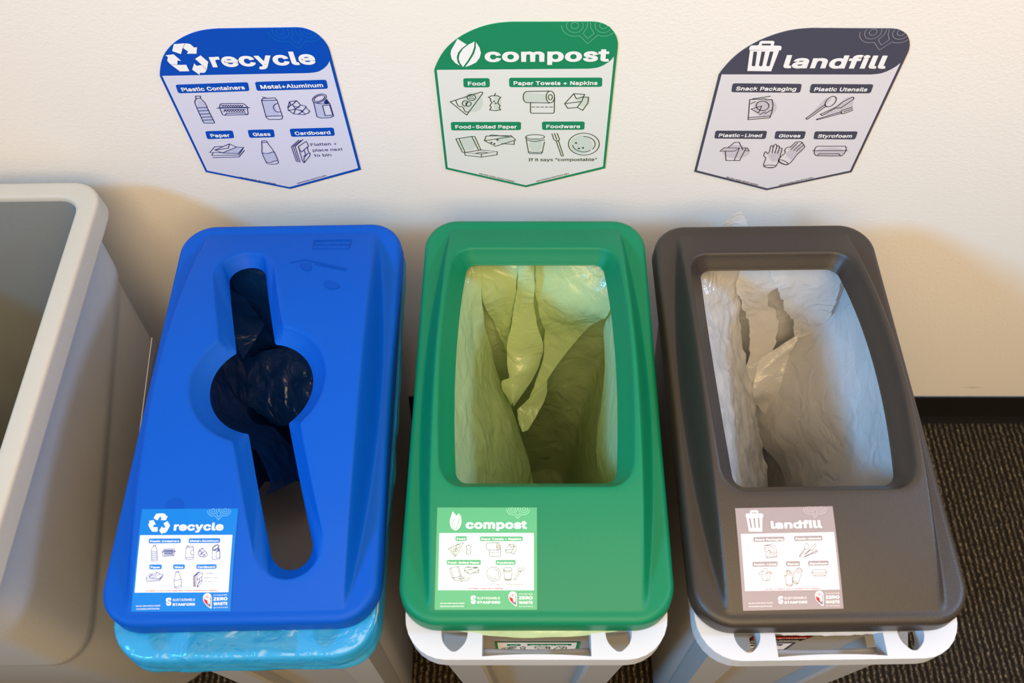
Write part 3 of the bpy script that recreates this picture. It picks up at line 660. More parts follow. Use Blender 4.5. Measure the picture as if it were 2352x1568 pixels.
LIDS = {
 'recycle': dict(pos=(-0.308, -0.352), rz=math.radians(1.2), mat=M_BLUE, label='slim grey bin with a blue lid that has a slanted slot and round hole', st=((-0.1065, -0.1475), (-0.0045, -0.2475), -0.8)),
 'compost': dict(pos=(0.008, -0.348), rz=0.0, mat=M_GREEN, label='slim grey bin with a green lid and wide rectangular opening', st=((-0.1055, -0.149), (0.0005, -0.2475), 0.0)),
 'landfill': dict(pos=(0.3125, -0.353), rz=math.radians(0.8), mat=M_DARK, label='slim grey bin with a charcoal lid and wide rectangular opening', st=((-0.0955, -0.1455), (0.0085, -0.2455), 0.4)),
}
STICK = {  # sticker artwork in pixels of a close view of each sticker
 'recycle': dict(c=[(172,113),(1415,133),(1318,1467),(35,1435)], panel=[(157,458),(1345,482),(1293,1222),(85,1193)], bg=rgb(0, 110, 192), ink=rgb(40, 62, 135), tint=rgb(225, 230, 245), owl=rgb(120, 190, 245),
   title=('recycle', (585,408),(1225,420), 140), emb=(402,312,128), tags=[('Plastic Containers',(265,502),(680,510),(680,574),(265,568)),('Metal+Aluminum',(780,512),(1190,520),(1188,584),(778,577)),('Paper',(275,838),(438,842),(436,907),(273,903)),('Glass',(580,845),(735,848),(733,912),(578,909)),('Cardboard',(880,853),(1146,858),(1143,920),(878,916))],
   pics=[('plastic_bottle',302,590,380,796),('clamshell',432,645,618,740),('drink_can',740,608,846,790),('foil_ball',903,648,1028,762),('tin_can',1085,605,1188,800),('paper_stack',225,940,458,1058),('glass_bottle',592,935,688,1155),('flat_cardboard',840,945,962,1150)],
   notes=[('Flatten +',(985,982),(1145,985),26),('place next',(982,1034),(1168,1038),26),('to bin',(978,1086),(1082,1088),26)],
   red=('No liquids, no food or food-soiled items, no snack wrappers and no batteries',(228,1186),(1148,1204)), small=[((95,1374),(408,1378)),((100,1412),(398,1416))], ss=(482,1275,552,1372), sus=((570,1316),(858,1320)), stf=((566,1378),(858,1382)), shield=(962,1228,1075,1425), zw=(1098,1278)),
 'compost': dict(c=[(105,95),(1430,95),(1432,1448),(82,1443)], panel=[(140,443),(1386,443),(1386,1195),(128,1190)], bg=rgb(80, 160, 112), ink=rgb(55, 88, 52), tint=rgb(238, 243, 230), owl=rgb(165, 222, 180),
   title=('compost', (485,383),(1295,385), 150), emb=(275,152,428,412), tags=[('Food',(348,482),(503,482),(503,550),(348,550)),('Paper Towels + Napkins',(672,485),(1245,486),(1245,552),(672,552)),('Food-Soiled Paper',(238,795),(690,796),(690,865),(238,864)),('Foodware',(882,798),(1148,798),(1148,866),(882,866))],
   pics=[('pizza_slice',258,570,456,758),('apple_core',490,590,560,725),('paper_towel_roll',755,573,946,753),('napkin',1010,595,1155,725),('pizza_box',275,885,535,1078),('soiled_paper',470,888,668,988),('plate',768,892,950,1078),('paper_cup',988,900,1102,1066),('fork',1270,895,1125,1060)],
   notes=[('If it says \u201ccompostable\u201d',(810,1128),(1265,1128),30)],
   red=('No metals, no glass and no batteries',(530,1183),(983,1183)), small=[((155,1370),(475,1370)),((155,1408),(466,1408))], ss=(555,1265,622,1368), sus=((640,1310),(940,1312)), stf=((640,1366),(944,1368)), shield=(1052,1212,1165,1402), zw=(1190,1266)),
 'landfill': dict(c=[(90,108),(1392,100),(1490,1448),(150,1466)], panel=[(152,458),(1390,448),(1440,1198),(184,1208)], bg=rgb(150, 136, 136), ink=rgb(100, 80, 74), tint=rgb(246, 238, 234), owl=rgb(196, 186, 186),
   title=('landfill', (560,392),(1240,388), 140), emb=(228,142,462,428), tags=[('Snack Packaging',(312,498),(732,496),(732,564),(314,568)),('Plastic Utensils',(855,493),(1236,490),(1238,558),(858,562)),('Plastic-Lined',(288,826),(628,824),(630,893),(290,896)),('Gloves',(734,824),(926,822),(928,892),(736,894)),('Styrofoam',(1028,822),(1306,820),(1308,888),(1030,890))],
   pics=[('snack_bag',455,592,620,783),('utensils',915,595,1168,773),('takeout_box',372,915,552,1078),('gloves',714,914,952,1150),('foam_tray',1072,940,1280,1024)],
   notes=[], red=('No food, no bottles & cans, no cardboard and no batteries',(455,1198),(1180,1193)), small=[((225,1378),(550,1374)),((228,1420),(540,1416))], ss=(620,1282,686,1380), sus=((705,1322),(1002,1318)), stf=((705,1380),(1010,1376)), shield=(1112,1216,1225,1412), zw=(1255,1272)),
}
RED = flat_mat('red_print', rgb(200, 0, 24)); GREYP2 = flat_mat('grey_print', rgb(110, 112, 118)); WHITE_STK = flat_mat('sticker_white', rgb(238, 238, 238), 0.35)

def build_sticker(kind, lid_root):
    S = STICK[kind]; (x0, yt), (x1, yb), tilt = LIDS[kind]['st']
    cxs, cys = (x0+x1)/2, (yt+yb)/2; ca, sa = math.cos(math.radians(tilt)), math.sin(math.radians(tilt))
    dst = []
    for x, y in ((x0, yt), (x1, yt), (x1, yb), (x0, yb)):
        dx, dy = x-cxs, y-cys; dst.append((cxs+dx*ca-dy*sa, cys+dx*sa+dy*ca))
    A = []; B = []
    for (u, v), (x, y) in zip(S['c'], dst):
        A += [[u, v, 1, 0, 0, 0, -u*x, -v*x], [0, 0, 0, u, v, 1, -u*y, -v*y]]; B += [x, y]
    h = np.linalg.solve(np.array(A, float), np.array(B, float))
    def T(u, v):
        d = h[6]*u+h[7]*v+1; return ((h[0]*u+h[1]*v+h[2])/d, (h[3]*u+h[4]*v+h[5])/d)
    mp = lambda x, y, l: (x, y, dome(x, y) + 0.0005 + l*0.00016)
    bg_ = flat_mat(kind+'_sticker', S['bg'], 0.35); ink = flat_mat(kind+'_sticker_ink', S['ink'], 0.35); tint = flat_mat(kind+'_sticker_tint', S['tint'], 0.35); owl = flat_mat(kind+'_sticker_owl', S['owl'], 0.35)
    a = Art(mp); a.grid([T(*p) for p in S['c']], bg_, 0, 16); a.grid([T(*p) for p in S['panel']], WHITE_STK, 1, 14)
    stk = a.build('sticker', lid_root); stk.location = (0, 0, Z_LID)
    md = stk.modifiers.new('thickness', 'SOLIDIFY'); md.thickness = 0.0001; md.offset = 0
    # title, emblem, owl
    s, p0, p1, cp = S['title']; ch = abs(T(p0[0], p0[1]-cp)[1]-T(*p0)[1])
    a = Art(mp); text(a, s, T(*p0), T(*p1), ch, WHITE_STK, 2, 0.034); a.build('title_lettering', stk)
    a = Art(mp)
    if kind == 'recycle':
        cx, cy, r = S['emb']
        for pg, hl in arrows_emblem(): a.fill([T(cx+x*r, cy+y*r) for x, y in pg], WHITE_STK, 2)
    else:
        ex0, ey0, ex1, ey1 = S['emb']; P = emblem_polys(kind); al = np.array([p for pg, _ in P for p in pg]); lo, hi = al.min(0), al.max(0)
        if kind == 'landfill':      # the sign's can is seen leaning; straighten it
            st_ = lambda q: [(x-(y-330)*-0.30, y) for x, y in q]
            P = [(st_(pg), [st_(h) for h in hl]) for pg, hl in P]; al = np.array([p for pg, _ in P for p in pg]); lo, hi = al.min(0), al.max(0)
        f = lambda x, y: T(ex0+(x-lo[0])/(hi[0]-lo[0])*(ex1-ex0), ey0+(y-lo[1])/(hi[1]-lo[1])*(ey1-ey0))
        for pg, hl in P: a.fill([f(*p) for p in pg], WHITE_STK, 2, [[f(*p) for p in hh] for hh in hl])
    a.build(EMB_NAME[kind], stk)
    a = Art(mp)
    ocx = {'recycle': 1168, 'compost': 1178, 'landfill': 1154}[kind]; oy = {'recycle': 130, 'compost': 97, 'landfill': 103}[kind]
    for ln in owl_lines():
        seg = []
        for p in resample(ln, 70, closed=False):
            if p[1] >= 70: seg.append(T(ocx+(p[0]-1467)*0.645, oy+(p[1]-70)*0.80))
            else:
                if len(seg) > 2: a.line(seg, 0.0004, owl, 2)
                seg = []
        if len(seg) > 2: a.line(seg, 0.0004, owl, 2)
    a.build('owl_outline', stk)
    for s, *q in S['tags']:
        w = [np.array(T(*p)) for p in q]
        a = Art(mp); a.fill(tag_shape(w, 0.0018), bg_, 2)
        L = np.linalg.norm(w[1]-w[0]); e = (w[1]-w[0])/L; nn = np.array((-e[1], e[0])); ctr = sum(w)/4; wd = L-0.0034; cap = 0.0027
        b0 = ctr-e*wd/2-nn*cap*0.48; text(a, s, b0, b0+e*wd, cap, WHITE_STK, 3, 0.02)
        a.build('caption_tag', stk)
    for nm, bx0, by0, bx1, by1 in S['pics']:
        ops = deskew(kind, PIC[kind][nm]); lo, hi = pic_bbox(ops)
        f = lambda x, y: T(bx0+(x-lo[0])/(hi[0]-lo[0])*(bx1-bx0), by0+(y-lo[1])/(hi[1]-lo[1])*(by1-by0))
        a = Art(mp); pic_draw(a, ops, f, ink, tint, 0.0006, 2); a.build(nm+'_drawing', stk)
    if S['notes']:
        a = Art(mp)
        for s, p0, p1, hh in S['notes']: text(a, s, T(*p0), T(*p1), hh*0.105/1340, ink, 2, 0.014)
        a.build('note_lettering', stk)
    a = Art(mp); text(a, S['red'][0], T(*S['red'][1]), T(*S['red'][2]), 0.0020, RED, 2, 0.030); a.build('warning_lettering', stk)
    a = Art(mp)
    for s, (p0, p1) in zip(('we are wise about waste!', 'zerowaste.stanford.edu'), S['small']): text(a, s, T(*p0), T(*p1), 0.0018, WHITE_STK, 2, 0.015)
    text(a, 'SUSTAINABLE', T(*S['sus'][0]), T(*S['sus'][1]), 0.0030, WHITE_STK, 2, 0.0)
    text(a, 'STANFORD', T(*S['stf'][0]), T(*S['stf'][1]), 0.0032, WHITE_STK, 2, 0.02)
    zx, zy = S['zw']; k = 1.0
    sl = (T(zx+100, zy)[1]-T(zx, zy)[1])/(T(zx+100, zy)[0]-T(zx, zy)[0])
    for s, dy, cp, bd in (('STANFORD', -14, 0.0013, 0.006), ('ZERO', 48, 0.0040, 0.026), ('WASTE', 108, 0.0037, 0.024), ('SYSTEM', 146, 0.0013, 0.006)):
        p0 = T(zx, zy+dy); p1 = T(zx+182, zy+dy + (0 if kind != 'landfill' else -2)); text(a, s, p0, p1, cp, WHITE_STK, 2, bd)
    a.build('footer_lettering', stk)
    # S-shaped block logo
    lx0, ly0, lx1, ly1 = S['ss']; a = Art(mp)
    g = lambda x, y: T(lx0+x*(lx1-lx0), ly0+y*(ly1-ly0))
    a.fill([g(*p) for p in [(.3,0),(.95,0),(1,.3),(.62,.34),(.6,.2),(.4,.2),(.4,.42),(.9,.5),(.98,.62),(.95,.9),(.7,1),(.25,1),(.1,.85),(.05,.62),(.4,.66),(.42,.8),(.6,.8),(.6,.6),(.12,.5),(.02,.36),(.08,.12)]], WHITE_STK, 2)
    a.build('block_logo', stk)
    # drop-shaped crest
    lx0, ly0, lx1, ly1 = S['shield']; a = Art(mp)
    g = lambda x, y: T(lx0+x*(lx1-lx0), ly0+y*(ly1-ly0))
    crest = cr([(.5,0),(.15,.1),(.02,.32),(.12,.58),(.5,.84),(.93,1),(.97,.8),(1,.3),(.85,.08)], True, 5)
    a.fill([g(*p) for p in crest], WHITE_STK, 2)
    a.fill([g(.5+(x-.5)*.86, .47+(y-.47)*.88) for x, y in crest], GREYP2, 3)
    a.fill([g(*p) for p in [(.1,.4),(.5,.46),(.52,.80),(.25,.62)]], RED, 4)
    a.fill([g(*p) for p in ell(.5,.25,.36,.2,n=20)], WHITE_STK, 4)
    a.fill([g(*p) for p in cr([(.55,.48),(.8,.42),(.82,.62),(.7,.72),(.56,.6)], True, 4)], WHITE_STK, 4)
    for ex in (.38, .62): a.line([g(*p) for p in ell(ex,.26,.11,.07,n=16)], 0.0005, RED, 5, closed=True)
    a.build('crest', stk)

def barrel(pts, k): return [(x*(1+k*max(0, 1-((y-0.036)/0.165)**2)), y) for x, y in pts]
def dense(pts): return [tuple(p) for p in resample(pts, 400)]
HB_RECT = barrel(dense(scaled_rr(0.0870, -0.1145, 0.190, 0.012)), 0.085)
HT_RECT = barrel(dense(scaled_rr(0.1050, -0.1275, 0.2045, 0.026)), 0.065)
for kind in ('recycle', 'compost', 'landfill'):
    D = LIDS[kind]
    root = bpy.data.objects.new('slim_bin', None); COL.objects.link(root); root.empty_display_size = 0.05
    root.location = (D['pos'][0], D['pos'][1], 0); root.rotation_euler = (0, 0, D['rz'])
    root['label'] = D['label']; root['category'] = 'bin'; root['group'] = 'slim waste bins'
    D['root'] = root
    if kind == 'recycle':
        D['lid'] = build_lid(root, keyhole(0, 0, 0), keyhole(0.019, 0.0150, 0.0145), (0, 0.0), 0.019, D['mat'])
    else:
        D['lid'] = build_lid(root, HB_RECT, HT_RECT, (0, 0.035), 0.026, D['mat'])
    D['lid'].location = (0, 0, Z_LID)
    build_sticker(kind, root)
    if kind == 'compost':                  # this lid measures a little longer than the other two
        for ch in root.children: ch.scale.y = 1.014
# marks on the blue lid: moulded maker's plate (upside down), tape ghosts, old sticker residue
R0 = LIDS['recycle']['lid']
def lid_local(px, py, kind):
    D = LIDS[kind]; z = Z_LID
    for _ in range(6):
        p = at_z(px, py, z); dx, dy = p.x-D['pos'][0], p.y-D['pos'][1]; c, s = math.cos(-D['rz']), math.sin(-D['rz'])
        lx, ly = dx*c-dy*s, dx*s+dy*c; z = Z_LID+dome(lx, ly)
    return lx, ly
mpl = lambda x, y, l: (x, y, dome(x, y)+0.0004+l*0.00015)
def Z5(x, y): return lid_local(640+x*200/2091, 530+y*200/2091, 'recycle')
a = Art(mpl)
a.line([Z5(*p) for p in [(860,230),(1750,210),(1690,425),(820,430)]], 0.0006, M_BLUE, 1, closed=True)
text(a, 'Rubbermaid', Z5(1690,318), Z5(880,322), 0.0042, M_BLUE, 1, 0.0)
text(a, 'Commercial Products', Z5(1700,240), Z5(880,248), 0.0016, M_BLUE, 1, 0.0)
o = a.build('moulded_mark', R0); md = o.modifiers.new('t', 'SOLIDIFY'); md.thickness = 0.0005; md.offset = 0
a = Art(mpl)
a.line([Z5(*p) for p in [(300,755),(640,695),(900,750),(1250,830),(1630,905)]], 0.0028, M_STAIN, 1)
a.build('tape_residue', R0)
a = Art(mpl); a.line([Z5(*p) for p in [(870,800),(1200,870),(1620,950)]], 0.0012, M_STAIN, 1); a.build('tape_residue', R0)
a = Art(mpl); a.fill([Z5(*p) for p in [(500,780),(770,785),(790,950),(620,955),(540,890)]], M_STAIN, 1); a.build('tape_residue', R0)
a = Art(mpl); a.fill([Z5(*p) for p in cr([(1090,1230),(1200,1200),(1320,1230),(1480,1330),(1400,1390),(1290,1400),(1180,1380),(1110,1310)], True, 4)], M_STAIN, 1); a.build('tape_residue', R0)
a = Art(mpl); c5 = lid_local(400, 1166, 'recycle'); a.fill([(c5[0]+0.0105*math.cos(t/20*math.pi*2), c5[1]+0.0105*math.sin(t/20*math.pi*2)) for t in range(20)], M_STAIN, -1); a.build('sticker_residue', R0)

# ------------------------------------------------------------------ slim bins
BZ = 0.742
def body_half(z):
    t = z/0.742
    return 0.090 + (0.131-0.090)*t, 0.212 + (0.243-0.212)*t
def build_bin(kind, pos):
    root = LIDS[kind]['root']; off = (pos[0]-LIDS[kind]['pos'][0], pos[1]-LIDS[kind]['pos'][1], 0)
    prof = [(0.0, 0, 0), (0.012, .004, .004), (0.35, 0, 0), (0.55, 0, 0), (0.70, 0, 0), (BZ, 0, 0)]
    rings = []
    N = 120
    for z, ox, oy in prof:
        hx, hy = body_half(z); hx -= 0.004 if z == 0 else 0; r = 0.035
        rings.append([(x, y, z) for x, y in resample(rrect(hx, hy, r, 8), N)])
    inner = []
    for z in (BZ, 0.5, 0.25, 0.02):
        hx, hy = body_half(z); inner.append([(x, y, z) for x, y in resample(rrect(hx-0.005, hy-0.005, 0.030, 8), N)])
    v, f = loft(rings + inner, cap_first=True, cap_last=True)
    o = link('body', v, f, M_GREYP, root, smooth=True); fix_normals(o)
    md = o.modifiers.new('e', 'EDGE_SPLIT'); md.split_angle = math.radians(50)
    # recessed front panel framed by two ribs
    for sx in (-1, 1):
        vs = []
        for z in (0.03, 0.40, 0.66):
            hy = body_half(z)[1]; hx = body_half(z)[0]
            xi, xo = sx*(hx*0.52), sx*(hx*0.93)
            vs += [(xi, -hy+0.001, z), (xi, -hy-0.013, z), (xi+sx*0.004, -hy-0.016, z), (xo-sx*0.006, -hy-0.016, z), (xo, -hy+0.010, z)]
        fs = [(a*5+i, a*5+i+1, (a+1)*5+i+1, (a+1)*5+i) for a in range(2) for i in range(4)] + [(0, 1, 2, 3, 4), (10, 11, 12, 13, 14)]
        q = link('front_rib', vs, fs, M_GREYP, root); fix_normals(q)
    # rim plate with carrying handles and cinch holes at both ends
    zt, zb = 0.737, 0.709
    outer = [tuple(p) for p in resample(rrect(0.1395, 0.280, 0.045, 12), 160)]
    bx, by = body_half(0.735)
    holes = [[tuple(p) for p in resample(rrect(bx-0.006, by-0.006, 0.03, 8), 100)]]
    for s in (-1, 1):
        hand = [(-0.057, s*0.2465), (-0.057, s*0.2765)] + [(x, s*(0.2765-0.0022*(1-(x/0.057)**2))) for x in np.linspace(-0.05, 0.05, 9)] + [(0.057, s*0.2765), (0.057, s*0.2465)]
        holes.append(hand if s > 0 else hand[::-1])
        for sx in (-1, 1):
            dr = cr([(-0.0136, 0.2465), (-0.0136, 0.256), (-0.0105, 0.264), (-0.004, 0.2705), (0, 0.2718), (0.004, 0.2705), (0.0105, 0.264), (0.0136, 0.256), (0.0136, 0.2465)], False, 3)
            holes.append([(sx*0.0865+x, s*y) for x, y in dr])
    loops = [outer] + holes
    tess = tessellate_polygon([[Vector((x, y, 0)) for x, y in l] for l in loops])
    flat = [p for l in loops for p in l]; n = len(flat)
    bm = bmesh.new()
    vt = [bm.verts.new((x, y, zt)) for x, y in flat]; vb = [bm.verts.new((x, y, zb)) for x, y in flat]
    for t in tess: bm.faces.new([vt[i] for i in t]); bm.faces.new([vb[i] for i in t][::-1])
    k = 0
    for l in loops:
        m_ = len(l)
        for i in range(m_): bm.faces.new((vt[k+i], vt[k+(i+1) % m_], vb[k+(i+1) % m_], vb[k+i]))
        k += m_
    bmesh.ops.recalc_face_normals(bm, faces=bm.faces)
    bmesh.ops.dissolve_limit(bm, angle_limit=0.01, verts=bm.verts, edges=[e for e in bm.edges if abs(e.verts[0].co.z-e.verts[1].co.z) < 1e-6])
    me = bpy.data.meshes.new('rim'); bm.to_mesh(me); bm.free(); me.materials.append(M_WHITEP)
    rim = bpy.data.objects.new('rim', me); COL.objects.link(rim); rim.parent = root
    md = rim.modifiers.new('b', 'BEVEL'); md.width = 0.002; md.segments = 2; md.limit_method = 'ANGLE'; md.angle_limit = math.radians(50); md.use_clamp_overlap = True
    rim['label'] = 'pale rim with carrying handles'
    # crossbar under the front handle
    pr = []
    for x in np.linspace(-0.062, 0.062, 14):
        yy = -0.2625 - 0.0018*(1-(x/0.062)**2)
        pr.append([(x, yy+0.0035*math.cos(t), 0.694+0.006*math.sin(t)) for t in np.linspace(0, 2*math.pi, 10, endpoint=False)])
    v, f = loft(pr, cap_first=True, cap_last=True)
    q = link('handle_bar', v, f, M_WHITEP, root, smooth=True); fix_normals(q)
    for ch in root.children:
        if ch.name.split('.')[0] in ('body', 'front_rib', 'rim', 'handle_bar'): ch.location = off
    return root
BINS = {}; BOFF = {}
BINS['recycle'] = build_bin('recycle', (-0.306, -0.360))
BINS['compost'] = build_bin('compost', (0.008, -0.362))
BINS['landfill'] = build_bin('landfill', (0.3125, -0.362))

q = link('added_slope', [(-0.118, -0.236, 0.715), (0.118, -0.236, 0.715), (0.108, 0.03, 0.46), (-0.108, 0.03, 0.46)], [(0, 1, 2, 3)], M_GREYP, BINS['recycle'])  # added panel below the slot, stands in for the lit bin interior
q.location = (0.002, -0.008, 0); md = q.modifiers.new('t', 'SOLIDIFY'); md.thickness = 0.004
# signs on the bins' fronts, glimpsed through the handles
def front_sign(kind, x0, x1, ztop, zbot, flags):
    root = BINS[kind]
    mp = lambda x, z, l: (x, -body_half(z)[1]-0.0008-l*0.0002, z)
    S = SIGN[kind]; head = flat_mat(kind+'_head', S['head']); ink = flat_mat(kind+'_ink', S['ink']); tint = flat_mat(kind+'_tint', S['tint'])
    W = x1-x0
    a = Art(mp); a.grid([(x0, ztop), (x1, ztop), (x1, zbot), (x0, zbot)], head, 0, 6); a.grid([(x0+.003, ztop-.002), (x1-.004, ztop-.002), (x1-.004, zbot+.003), (x0+.003, zbot+.003)], W_PRINT, 1, 6)
    st = a.build('front_sign', root); st.location = (0, -0.362-LIDS[kind]['pos'][1], 0)
    for s, u0, u1, v in flags:
        a = Art(mp); xa, xb = x0+u0*W, x0+u1*W; zz = ztop-v
        a.fill([(xa, zz), (xb, zz), (xb, zz-.011), (xa, zz-.011)], head, 2); text(a, s, (xa+.004, zz-.0093), (xb-.004, zz-.0093), 0.0075, W_PRINT, 3, 0.02); a.build('caption_tag', st)
    return st, mp, ink, tint
st, mp, ink, tint = front_sign('compost', -0.048, 0.052, 0.632, 0.50, [('Food', .14, .30, .012), ('Paper Towels + Napkins', .38, .90, .010), ('Food-Soiled Paper', .05, .46, .060), ('Foodware', .56, .82, .060)])
for nm, u0, u1 in (('pizza_slice', .07, .25), ('apple_core', .29, .36), ('paper_towel_roll', .47, .65), ('napkin', .70, .85)):
    ops = PIC['compost'][nm]; lo, hi = pic_bbox(ops); x0, x1 = -0.048+u0*0.1, -0.048+u1*0.1
    f = lambda x, y: (x0+(x-lo[0])/(hi[0]-lo[0])*(x1-x0), 0.607-(y-lo[1])/(hi[1]-lo[1])*0.030)
    a = Art(mp); pic_draw(a, ops, f, ink, tint, 0.0008, 2); a.build(nm+'_drawing', st)
st, mp, ink, tint = front_sign('landfill', -0.098, -0.004, 0.628, 0.50, [('Plastic Utensils', .46, .86, .006), ('Snack Packaging', .03, .40, .006)])
for nm, u0, u1 in (('utensils', .42, .72), ('snack_bag', .06, .26)):
    ops = deskew('landfill', PIC['landfill'][nm]); lo, hi = pic_bbox(ops); x0, x1 = -0.098+u0*0.1, -0.098+u1*0.1
    f = lambda x, y: (x0+(x-lo[0])/(hi[0]-lo[0])*(x1-x0), 0.607-(y-lo[1])/(hi[1]-lo[1])*0.030)
    a = Art(mp); pic_draw(a, ops, f, ink, tint, 0.0008, 2); a.build(nm+'_drawing', st)
M_BLK = flat_mat('black_print', rgb(28, 24, 24))
mp = lambda x, z, l: (x, -body_half(z)[1]-0.0008-l*0.0002, z)
a = Art(mp)
a.fill([(-0.064, 0.668), (0.006, 0.668), (-0.002, 0.638), (-0.064, 0.638)], M_BLK, 0)
a.fill([(-0.062, 0.667), (0.004, 0.667), (-0.001, 0.654), (-0.062, 0.654)], flat_mat('badge_red', rgb(200, 20, 20)), 1)
text(a, 'Rubbermaid', (-0.058, 0.656), (-0.001, 0.656), 0.009, W_PRINT, 2, 0.02); text(a, 'Commercial Products', (-0.061, 0.642), (-0.005, 0.642), 0.008, W_PRINT, 2, 0.01)
o = a.build('maker_badge', BINS['landfill']); o.location = (0, -0.362-LIDS['landfill']['pos'][1], 0)

# ------------------------------------------------------------------ bag liners
def nz(x, y, z, s): return noise.noise(Vector((x*s, y*s, z*s)))
class Sheet:
    def __init__(self): self.v = []; self.f = []
    def add(self, v, f):
        b = len(self.v); self.v += v; self.f += [tuple(b+i for i in q) for q in f]
    def patch(self, left, right, n=14, m=26, sag=0.0, amp=0.004, sc=14.0, seed=0.0):
        """film stretched between two 3-D edge lines, pleated along its length and crumpled"""
        n, m = max(n*2, 44), max(m*2, 70)
        def rs(P):
            P = np.array([tuple(p) for p in P]); P = np.array(cr3(P, 8)); d = np.r_[0, np.cumsum(np.linalg.norm(P[1:]-P[:-1], axis=1))]; t = np.linspace(0, d[-1], m+1)
            return np.c_[[np.interp(t, d, P[:, k]) for k in range(3)]].T
        A, B = rs(left), rs(right); v = []; f = []
        wid = float(np.mean(np.linalg.norm(A-B, axis=1))); lng = float(np.sum(np.linalg.norm(A[1:]-A[:-1], axis=1)))
        for j in range(m+1):
            for i in range(n+1):
                s, t = i/n, j/m; p = A[j]*(1-s)+B[j]*s
                k = 4*s*(1-s); e = min(1, 0.35+k)
                rdg = lambda q: 1-2*abs(q)
                a_, b_ = s*wid, t*lng
                w1 = nz(a_*2+seed, b_*2, 7, 8)*0.05
                pl = rdg(noise.noise(Vector(((a_+w1)*42+seed, (b_+0.5*a_)*9, seed))))
                c1 = rdg(noise.noise(Vector((p[0]*sc*1.1+seed, p[1]*sc*1.1, p[2]*sc*1.1))))
                c2 = rdg(noise.noise(Vector((p[0]*sc*2.6+seed, p[1]*sc*2.6+4, p[2]*sc*2.6))))
                dn = amp*(0.55*pl + 0.75*c1 + 0.32*c2)
                v.append((p[0]+dn*0.7, p[1]+dn*0.4, p[2]-sag*k+dn*0.9))
        for j in range(m):
            for i in range(n): f.append((j*(n+1)+i, j*(n+1)+i+1, (j+1)*(n+1)+i+1, (j+1)*(n+1)+i))
        self.add(v, f)
def cr3(P, k):
    out = []
    for i in range(len(P)-1):
        p0 = P[max(i-1, 0)]; p1 = P[i]; p2 = P[i+1]; p3 = P[min(i+2, len(P)-1)]
        for s in range(k):
            t = s/k; out.append(0.5*((2*p1)+(-p0+p2)*t+(2*p0-5*p1+4*p2-p3)*t*t+(-p0+3*p1-3*p2+p3)*t**3))
    out.append(P[-1]); return out
def liner_tub(sh, pos, rz, seed, ztop=0.738, zbot=0.16, squeeze=0.0, amp=0.008, skip=None):
    N, M = 160, 46; rings = []
    for j in range(M+1):
        t = j/M; z = ztop + (zbot-ztop)*t
        hx, hy = body_half(z); k = 0.008 + 0.035*t**1.5
        ring = []
        for i, (x, y) in enumerate(resample(rrect(hx-k, hy-k, 0.03, 8), N)):
            w = min(1, t*6)
            fold = abs(nz(x*1.0+seed, y*1.0, z*0.25, 15))*1.4 + 0.5*abs(nz(x+seed+9, y, z*0.6, 38))
            sc = 1-(fold*amp*w + squeeze*t)/max(hx, .05)
            zz = z + w*0.004*nz(x+seed, y, z, 25)
            ring.append((x*sc, y*sc, zz))
        rings.append(ring)
    v, f = loft(rings, cap_last=True)
    if skip: f = [q for q in f if not skip(np.mean([v[i] for i in q], 0))]
    c, s = math.cos(rz), math.sin(rz)
    sh.add([(pos[0]+x*c-y*s, pos[1]+x*s+y*c, z) for x, y, z in v], f)
def finish(sh, name, label, material, group='bin liners'):
    o = link(name, sh.v, sh.f, material, None, smooth=True)
    o['label'] = label; o['category'] = 'bag'; o['group'] = group
    return o
def G(x, y, z): return at_z(900+x/2.45, 490+y/2.45, z)     # green opening close view
def K(x, y, z): return at_z(1480+x/2.45, 490+y/2.45, z)    # charcoal opening close view
def B(x, y, z): return at_z(470+x*290/1033, 560+y*440/1568, z)   # keyhole close view

# --- green liner
sh = Sheet(); cpos = (0.008, -0.362)
liner_tub(sh, cpos, 0, 1.3, amp=0.007)
# big left sheet with a free diagonal edge
sh.patch([G(380,250,.74), G(330,600,.735), G(300,1000,.73), G(290,1350,.73), G(300,1620,.73)],
         [G(490,262,.745), G(503,560,.665), G(555,800,.57), G(605,960,.52), G(665,1095,.49), G(720,1240,.46), G(760,1390,.44), G(800,1620,.41)], n=18, m=40, sag=0.006, amp=0.003, sc=12)
# drape beside the gap
sh.patch([G(480,255,.742), G(505,480,.685), G(575,660,.605), G(632,790,.55), G(660,960,.52)], [G(700,255,.742), G(690,430,.705), G(665,620,.625), G(650,760,.565), G(662,960,.53)], amp=0.004, sc=24, seed=2, n=16, m=34)
# bright hanging flap
sh.patch([G(672,255,.745), G(700,370,.727), G(668,600,.65), G(640,800,.59), G(655,930,.565), G(605,965,.555), G(668,1090,.525)],
         [G(798,255,.745), G(795,360,.73), G(800,600,.65), G(842,745,.60), G(830,830,.57), G(790,930,.555), G(680,1092,.525)], amp=0.003, sc=18, seed=5, sag=-0.012, m=40)
# crinkled back-right film
sh.patch([G(790,255,.743), G(810,560,.657), G(850,700,.595), G(830,860,.55), G(760,1060,.505), G(700,1200,.475)],
         [G(1200,255,.745), G(1215,560,.70), G(1100,650,.635), G(1000,760,.59), G(870,940,.535), G(720,1245,.468)], amp=0.0045, sc=26, seed=8, n=26, m=44)
# right wall panel
sh.patch([G(1250,330,.74), G(1215,560,.69), G(1185,670,.65), G(1190,900,.62), G(1150,1370,.57), G(1215,1600,.56)],
         [G(1300,330,.738), G(1300,700,.735), G(1310,1000,.735), G(1310,1300,.735), G(1310,1600,.735)], amp=0.002, sc=14, seed=11)
# tied tail
sh.patch([G(690,1120,.492), G(700,1180,.485), G(720,1240,.48)], [G(865,955,.54), G(850,1060,.51), G(760,1225,.485)], amp=0.004, sc=30, seed=14, n=12, m=12)
LINER_G = sh
